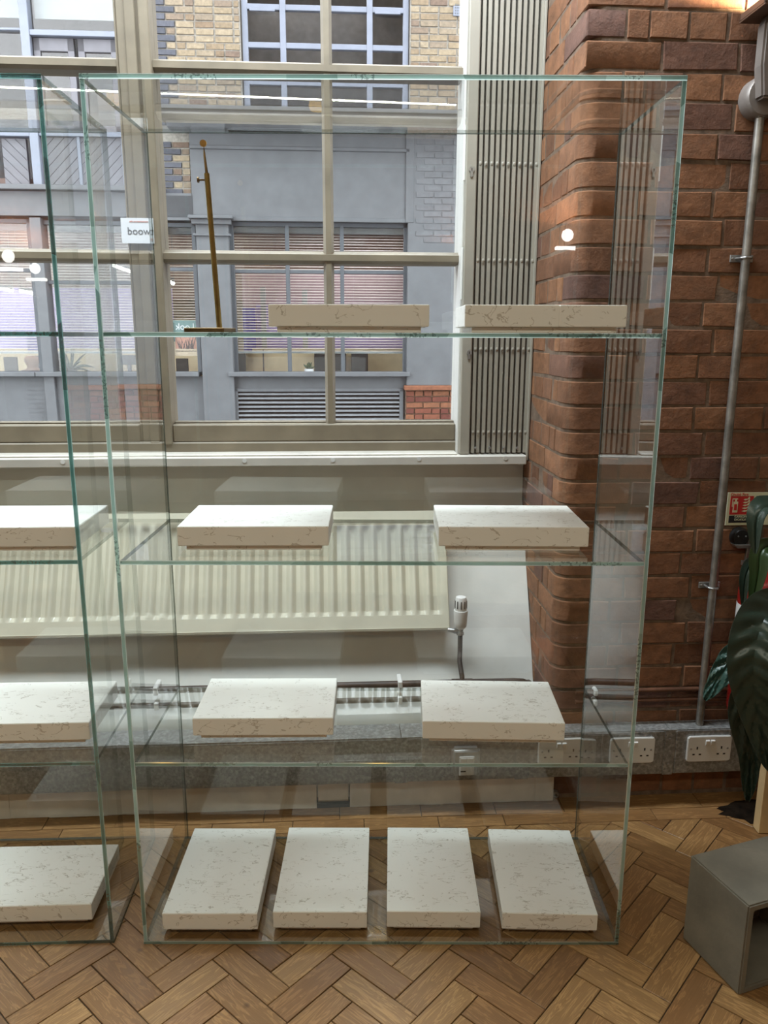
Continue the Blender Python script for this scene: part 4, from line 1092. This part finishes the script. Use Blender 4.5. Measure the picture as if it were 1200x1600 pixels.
# shop windows
def shop(x0, x1, posts, ytr, ytop=347, ycill=583, tag=''):
    f_ = win_frame('shop_window_frame', 'grey_d', posts, (ytr,), x0, ytop, x1, ycill+4, FW+.06, .05, .08)
    q = rect(x0-3, ycill-2, x1+3, ycill+5)
    B('cill', 'grey', (q[0], FW-.09, q[1], q[2], FW+.12, q[3]), bevel=.006)
    q2 = rect(x0, ycill+5, x1, 720)
    B('stall_riser', 'grey', (q2[0]-.14, FW+.04, -.2, q2[2]+.14, FW+.15, q2[3]))
    # venetian blind behind the glass
    qq = rect(x0, ytop, x1, 549); mb = MB(); zb = qq[1]
    while zb < qq[3] - .12:
        mb.obox(((qq[0]+qq[2])/2, FW+.20, zb), ((qq[2]-qq[0])/2, 0, 0), (0, .011, .0045), (0, -.0003, .0009)); zb += .034
    mb.part('blind_slats', MT['blind'], f_, kind='stuff')
    B('head_rail', 'grey_d', (qq[0], FW+.17, qq[3]-.12, qq[2], FW+.24, qq[3]), parent=f_)
    B('bottom_rail', 'blind_w', (qq[0], FW+.188, qq[1]-.03, qq[2], FW+.212, qq[1]-.008), parent=f_)
    return f_
shop(361, 637, (450, 535), 424)
shop(258, 309, (), 420)
shop(62, 247, (), 441, ytop=344)
shop(-130, 55, (-55,), 421, ytop=340)
B('door_post', 'grey', (fp(56, 450)[0], FW-.02, -.2, fp(73, 450)[0], FW+.2, fp(60, 340)[1]), bevel=.005)
# louvre under the main window
q = rect(367, 612, 630, 700)
lv = B('louvre_frame', 'grey', (q[0], FW-.0, q[1]-.03, q[0]+.05, FW+.06, q[3]+.04), (q[2]-.05, FW-.0, q[1]-.03, q[2], FW+.06, q[3]+.04), (q[0], FW-.0, q[3], q[2], FW+.06, q[3]+.04), (q[0], FW-.0, q[1]-.03, q[2], FW+.06, q[1]), bevel=.004)
zz = q[3] - .03
lm = MB().obox((0, 0, 0), ((q[2]-q[0])/2-.05, 0, 0), (0, .020, .011), (0, -.0015, .0028)).mesh('slat', MT['louvre'])
while zz > q[1]+.02:
    inst('slat', lm, lv, ((q[0]+q[2])/2, FW+.022, zz)).parent = lv; zz -= .0545
for o in [c for c in lv.children if c.name.startswith('slat')]: o.location = Vector(o.location)
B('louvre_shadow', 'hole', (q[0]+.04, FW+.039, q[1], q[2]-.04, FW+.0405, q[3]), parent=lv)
# left bay: tall lilac loading-bay frames with boarded doors
B('bay_ledge', 'grey', (WX0, FW-.12, fp(100, 299)[1], UQ-.02, FW+.1, fp(100, 291)[1]), bevel=.006)
u_p0, u_p1 = fp(37, 100)[0], fp(51, 100)[0]
B('bay_post', 'lilac', (u_p0, FW-.03, fp(60, 292)[1], u_p1, FW+.1, ZT), bevel=.006)
B('bay_bar', 'lilac', (u_p1, FW-.02, fp(110, 57)[1], UQ-.08, FW+.1, fp(110, 48)[1]), (WX0, FW-.02, fp(20, 213)[1], u_p0, FW+.1, fp(20, 200)[1]), (WX0, FW, fp(20, 47)[1], u_p0, FW+.06, fp(20, 43)[1]), bevel=.005)
B('bay_jamb', 'grey_d', (UQ-.085, FW-.0, fp(240, 292)[1], UQ-.01, FW+.2, ZT), bevel=.004)
bx0 = fp(53, 20)[0]
B('roller_blind', 'blind_w', (u_p1+.02, FW+.15, fp(110, 23)[1], UQ-.12, FW+.16, ZT-.5), (WX0+.2, FW+.15, fp(20, 20)[1], u_p0-.02, FW+.16, ZT-.5))
B('bay_glass', 'pane', (u_p1+.01, FW+.06, fp(110, 48)[1], UQ-.09, FW+.066, ZT-.3), (WX0+.2, FW+.06, fp(20, 200)[1], u_p0-.01, FW+.066, ZT-.3))
# glazed double doors under the bar
zd0, zd1 = fp(120, 212)[1], fp(110, 58)[1]
for xa, xb in ((55, 118), (124, 185), (190, 240)):
    a, b = fp(xa, 130)[0], fp(xb, 130)[0]
    d_ = B('bay_door', 'lilac_g', (a, FW+.04, zd0, a+.075, FW+.10, zd1), (b-.075, FW+.04, zd0, b, FW+.10, zd1), (a, FW+.04, zd1-.14, b, FW+.10, zd1), (a, FW+.04, zd0, b, FW+.10, zd0+.12), bevel=.004)
    B('pane', 'pane', (a+.065, FW+.07, zd0+.11, b-.065, FW+.076, zd1-.13), parent=d_)
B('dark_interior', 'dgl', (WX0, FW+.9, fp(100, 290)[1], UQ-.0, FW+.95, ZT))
# diagonal boards
def boards(x0, y0, x1, y1, sgn):
    u0, z0, u1, z1 = rect(x0, y0, x1, y1)
    pan = B('boarded_panel', 'lilac_g', (u0, FW+.065, z0, u1, FW+.10, z1))
    s = .118; k = -40
    while k < 60:
        # strip between two diagonals, clipped to the panel
        def line(c): return c
        poly = [Vector((u0, z0)), Vector((u1, z0)), Vector((u1, z1)), Vector((u0, z1))]
        f1 = lambda p: (p.x-u0) + sgn*(p.y-z0) - (k+1)*s + .006
        f2 = lambda p: -((p.x-u0) + sgn*(p.y-z0) - k*s)
        poly = clip(poly, f1); 
        if len(poly) > 2: poly = clip(poly, f2)
        if len(poly) > 2:
            MB().prism([(p.x, p.y) for p in poly], 'y', FW+.048, FW+.066).part('board', MT['lilac_g'], pan, bevel=.002)
        k += 1
boards(3, 215, 41, 292, 1)
boards(60, 213, 120, 290, -1)  # this panel and the next: mirrored boards, partly reflections built solid
boards(126, 213, 190, 290, -1)
boards(196, 213, 242, 290, 1)
B('panel_frame', 'lilac', (fp(121, 250)[0], FW+.02, fp(120, 291)[1], fp(126, 250)[0], FW+.11, zd0), (fp(190, 250)[0], FW+.02, fp(120, 291)[1], fp(196, 250)[0], FW+.11, zd0), (u_p1, FW+.0, fp(120, 213)[1], UQ-.08, FW+.11, fp(120, 205)[1]), bevel=.004)
# office behind the shop windows
B('partition', 'off_brown', (WX0, FW+2.2, fp(450, 470)[1]+.1, WX1, FW+2.25, ZFB+.25))
ZD = fp(450, 548)[1]
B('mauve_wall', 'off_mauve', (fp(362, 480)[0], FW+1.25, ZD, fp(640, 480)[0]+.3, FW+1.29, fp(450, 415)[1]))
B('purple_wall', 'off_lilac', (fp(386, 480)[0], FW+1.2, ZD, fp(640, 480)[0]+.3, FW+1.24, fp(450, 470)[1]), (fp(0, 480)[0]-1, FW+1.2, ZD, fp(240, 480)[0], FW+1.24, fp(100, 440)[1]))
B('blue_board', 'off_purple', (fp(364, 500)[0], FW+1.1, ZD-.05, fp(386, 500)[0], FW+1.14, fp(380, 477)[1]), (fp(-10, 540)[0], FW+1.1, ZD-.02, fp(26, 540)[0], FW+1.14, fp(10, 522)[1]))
B('pale_strip', 'blind_w', (fp(395, 500)[0], FW+1.15, ZD, fp(404, 500)[0], FW+1.19, fp(400, 440)[1]), (fp(467, 500)[0], FW+1.15, ZD, fp(476, 500)[0], FW+1.19, fp(470, 445)[1]))
zc0 = -.2
B('low_cupboard', 'off_wall', (fp(386, 560)[0], FW+.7, zc0, fp(640, 560)[0]+.4, FW+1.1, ZD+.02))
B('cupboard_joint', 'off_dark', (fp(403, 560)[0], FW+.695, zc0, fp(405, 560)[0], FW+.7, ZD), parent=None)
B('inner_counter', 'off_wall', (fp(62, 560)[0], FW+1.0, zc0, fp(309, 560)[0], FW+1.05, ZD-.01))
off_l = [area('office_light', WALL.P((u, FW+.9, ZFB+.2)), 1.6, .5, e, c) for u, e, c in ((-4.5, 13, (1, .86, .66)), (-2.0, 17, (1, .86, .68)), (.0, 32, (1, .90, .90)))]
upstairs = area('upstairs_light', WALL.P((-.4, FW+.6, ZT-.3)), 1.5, .5, 10, (1, .95, .9))
def tube_lamp(xa, ya, xb, yb, w, label):
    a, b = at_w(xa, ya, w), at_w(xb, yb, w)
    t = thing('tube_lamp', label, 'ceiling light', tuple(a), WALL, group='office ceiling tubes')
    MB().tube([a, b], .022, 8).part('tube', MT['led'], t, smooth=True)
    MB().tube([a + Vector((0, 0, .04)), b + Vector((0, 0, .04))], .028, 6).part('holder', MT['grey_d'], t)
    MB().box(a.x-.004, a.y-.004, a.z+.06, a.x+.004, a.y+.004, ZFB+.25).box(b.x-.004, b.y-.004, b.z+.06, b.x+.004, b.y+.004, ZFB+.25).part('hanger', MT['grey_d'], t)
tube_lamp(176, 414, 204, 424, FW+.8, 'lit tube lamp inside the shop window beside the paper notice')
tube_lamp(263, 437, 272, 444, FW+.8, 'lit tube lamp inside the narrow shop window above the poster')
tube_lamp(-2, 450, 20, 454, FW+1.0, 'lit tube lamp inside the shop window, on the door post\'s far side')
tube_lamp(31, 454, 62, 460, FW+1.0, 'lit tube lamp inside the shop window, close to the door post')
# things seen inside the office
def monitor(x0, y0, x1, y1, w, label):
    u0, z0, u1, z1 = [f_ for f_ in rect(x0, y0, x1, y1, w)]
    t = thing('computer_monitor', label, 'monitor', ((u0+u1)/2, w, z0-.12), WALL, group='office monitors')
    MB().box(u0, w, z0, u1, w+.035, z1).part('screen', MT['off_dark'], t, bevel=.006)
    MB().box((u0+u1)/2-.025, w+.02, z0-.12, (u0+u1)/2+.025, w+.05, z0+.02).box((u0+u1)/2-.1, w-.04, z0-.135, (u0+u1)/2+.1, w+.1, z0-.12).part('foot', MT['off_dark'], t, bevel=.004)
monitor(366, 552, 384, 582, FW+.6, 'black monitor in front of the blue board across the street')
monitor(491, 551, 514, 583, FW+.5, 'black monitor behind the main window post across the street')
monitor(516, 552, 541, 583, FW+.55, 'black monitor beside the second window post across the street')
monitor(549, 552, 575, 583, FW+.5, 'black monitor at the end of the tan cupboard across the street')
monitor(275, 560, 294, 583, FW+.5, 'black monitor below the reversed poster across the street')
monitor(188, 555, 213, 570, FW+.6, 'black monitor behind the window across the street, near the mullion')
monitor(6, 558, 27, 583, FW+.5, 'black monitor behind the bald person, outer side')
monitor(50, 556, 72, 583, FW+1.0, 'black monitor facing the bald person across the street')
B('office_screen', 'off_dark', (fp(3, 570)[0], FW+1.45, zc0, fp(54, 570)[0], FW+1.5, fp(40, 553)[1]))
B('office_desk', 'off_brown', (WX0+.5, FW+.35, ZCILL-.20, fp(640, 580)[0], FW+1.5, ZCILL-.15))
# window-sill plants
sc = at_w(483, 583, FW+.18)
pt = thing('succulent', 'small dark succulent in a white pot on the window ledge across the street', 'plant', (sc.x, FW+.18, ZCILL-.02), WALL)
MB().lathe([(.045, 0), (.058, .01), (.062, .075), (.052, .075), (.04, .06)], (sc.x, FW+.18, ZCILL-.02), n=16).part('pot', MT['paper'], pt, smooth=True)
sm = MB(); random.seed(9)
for k in range(40):
    a = random.uniform(0, 6.28); r = random.uniform(.01, .075); h = random.uniform(.02, .085)
    c0 = Vector((sc.x + .25*r*math.cos(a), FW+.18+.25*r*math.sin(a), ZCILL+.05)); c1 = Vector((sc.x + r*math.cos(a), FW+.18 + r*math.sin(a), ZCILL+.06+h))
    sm.tube([c0, (c0+c1)/2, c1], [.006, .011, .003], 5)
sm.part('leaves', MT['leaf3'], pt)
sk = at_w(112, 585, FW+.25)
sy = thing('spiky_plant', 'spiky long-leaved plant on the window ledge beside the door post across the street', 'plant', (sk.x, FW+.25, ZCILL-.02), WALL)
MB().lathe([(.05, 0), (.07, .01), (.075, .10), (.06, .10), (.05, .08)], (sk.x, FW+.25, ZCILL-.04), n=16).part('pot', MT['off_dark'], sy, smooth=True)
for k in range(13):
    a = -1.3 + k*.22 + random.uniform(-.1, .1); ln = random.uniform(.24, .40); yy = random.uniform(-.08, .12)
    pts_ = [Vector((sk.x + math.sin(a)*ln*t, FW+.25+yy*t, ZCILL+.04 + math.cos(a)*ln*t*.9 - .22*abs(math.sin(a))*t*t*ln*2)) for t in (0, .3, .6, .85, 1)]
    MB().tube(pts_, [.010, .014, .012, .007, .002], 5).part('blade', MT['leaf'], sy)
# person seen from behind
hd = at_w(50, 566, FW+.75)
hx_, hy_, hz_ = hd.x, FW+.75, hd.z + .02
me = bpy.data.meshes.new('person'); bm = bmesh.new()
J_ = [((0, 0, -.78), .17), ((0, .01, -.55), .15), ((0, 0, -.32), .17), ((0, .01, -.17), .12), ((0, .015, -.105), .062), ((0, .01, -.05), .080), ((0, .0, .02), .102), ((0, .0, .075), .085)]
limbs = [(3, [((-.15, 0, -.19), .078), ((-.215, .02, -.40), .055), ((-.24, .06, -.56), .045), ((-.18, .26, -.60), .036), ((-.12, .36, -.59), .028)]),
         (3, [((.15, 0, -.19), .078), ((.215, .02, -.40), .055), ((.24, .06, -.56), .045), ((.18, .26, -.60), .036), ((.12, .36, -.59), .028)]),
         (6, [((-.097, .0, .0), .016)]), (6, [((.097, .0, .0), .016)]),
         (0, [((-.10, .10, -.80), .09), ((-.11, .46, -.80), .065), ((-.11, .47, -1.2), .05)]), (0, [((.10, .10, -.80), .09), ((.11, .46, -.80), .065), ((.11, .47, -1.2), .05)])]
vs_ = [bm.verts.new(p) for p, r in J_]; rr_ = [r for p, r in J_]
for a, b in zip(vs_[:-1], vs_[1:]): bm.edges.new((a, b))
allv = list(vs_)
for root_, ch in limbs:
    prev = vs_[root_]
    for p, r in ch:
        v_ = bm.verts.new(p); bm.edges.new((prev, v_)); prev = v_; allv.append(v_); rr_.append(r)
bm.to_mesh(me); bm.free()
pe = bpy.data.objects.new('person', me); COL.objects.link(pe)
sk_ = pe.modifiers.new('skin', 'SKIN')
for i, v_ in enumerate(me.skin_vertices[0].data): v_.radius = (rr_[i], rr_[i]*(.72 if i < 4 else .95)); v_.use_root = (i == 0)
ss = pe.modifiers.new('smooth', 'SUBSURF'); ss.levels = 2; ss.render_levels = 2
pm_ = NT('person_skin_and_shirt'); gco = pm_.coord('Object'); sx_ = pm_.N.new('ShaderNodeSeparateXYZ'); pm_.l(gco, sx_.inputs[0])
pm_.base(pm_.mix(pm_.math('GREATER_THAN', sx_.outputs[2], -.125), (.06, .035, .03), (.30, .165, .105))); pm_.set(Roughness=.6)
pm_.mat.name = 'person_body'
me.materials.append(pm_.mat)
pe.location = WALL.P((hx_, hy_, hz_)); pe.rotation_euler = (0, 0, WY)
tagit(pe, 'person with a shaved head seated at a desk, seen from behind across the street', 'person')
ch_ = thing('office_chair', 'dark office chair under the seated person across the street', 'chair', (hx_, hy_-.05, 0), WALL)
MB().box(hx_-.22, hy_-.2, hz_-.97, hx_+.22, hy_+.25, hz_-.90).part('seat', MT['off_dark'], ch_, bevel=.02)
MB().box(hx_-.19, hy_-.24, hz_-.80, hx_+.19, hy_-.20, hz_-.36).part('backrest', MT['off_dark'], ch_, bevel=.02)
MB().cyl((hx_, hy_, -.1), (hx_, hy_, hz_-.97), .03).part('stem', MT['off_dark'], ch_)
# poster in the narrow shop window (faces the office, so its words read reversed)
po = thing('poster', 'teal and pink poster with reversed lettering in the shop window across the street', 'poster', (fp(290, 550)[0], FW+.16, 1.2), WALL)
w_ = FW+.115
q = rect(270, 500, 310, 556, w_)
MB().box(q[0], w_, q[1], q[2], w_+.004, q[3]).part('sheet', MT['cream_p'], po)
hq = q[3]-q[1]; wq = q[2]-q[0]; uc_ = (q[0]+q[2])/2
MB().box(q[0]+.004, w_-.001, q[1]+hq*.40, q[2]-.004, w_, q[3]-.004).part('teal_field', MT['teal_p'], po)
MB().box(q[0]+.03, w_-.0015, q[1]+hq*.20, q[2]-.03, w_, q[1]+hq*.52).part('pink_field', MT['pink_p'], po)
text_part('lettering', 'Look', .115, MT['paper'], po, (uc_, w_-.003, q[3]-.085), mirror=True)
text_part('small_lettering', 'AUTUMN EXHIBITION', .026, MT['ink'], po, (uc_, w_-.003, q[1]+hq*.13), mirror=True)
fg = MB(); random.seed(4)
for k in range(26):
    x = uc_ + random.uniform(-.30, .30)*wq; zb = q[1]+hq*.20; a = random.uniform(-.5, .5); l = random.uniform(.08, .17)
    p1 = Vector((x, w_-.0025, zb)); d = Vector((math.sin(a), 0, math.cos(a))); s_ = Vector((math.cos(a), 0, -math.sin(a)))*.004
    fg.add([p1-s_, p1+s_, p1+d*l+s_*.4, p1+d*l-s_*.4], [(0, 1, 2, 3)])
fg.part('plant_drawing', MT['ink'], po, kind='stuff')
print('STAT bricks', len([c for c in wr.children if c.name.startswith('brick')]), 'facade', len([c for c in bl.children if c.name.startswith('brick')]), 'parquet', npk, 'objects', len(bpy.data.objects))
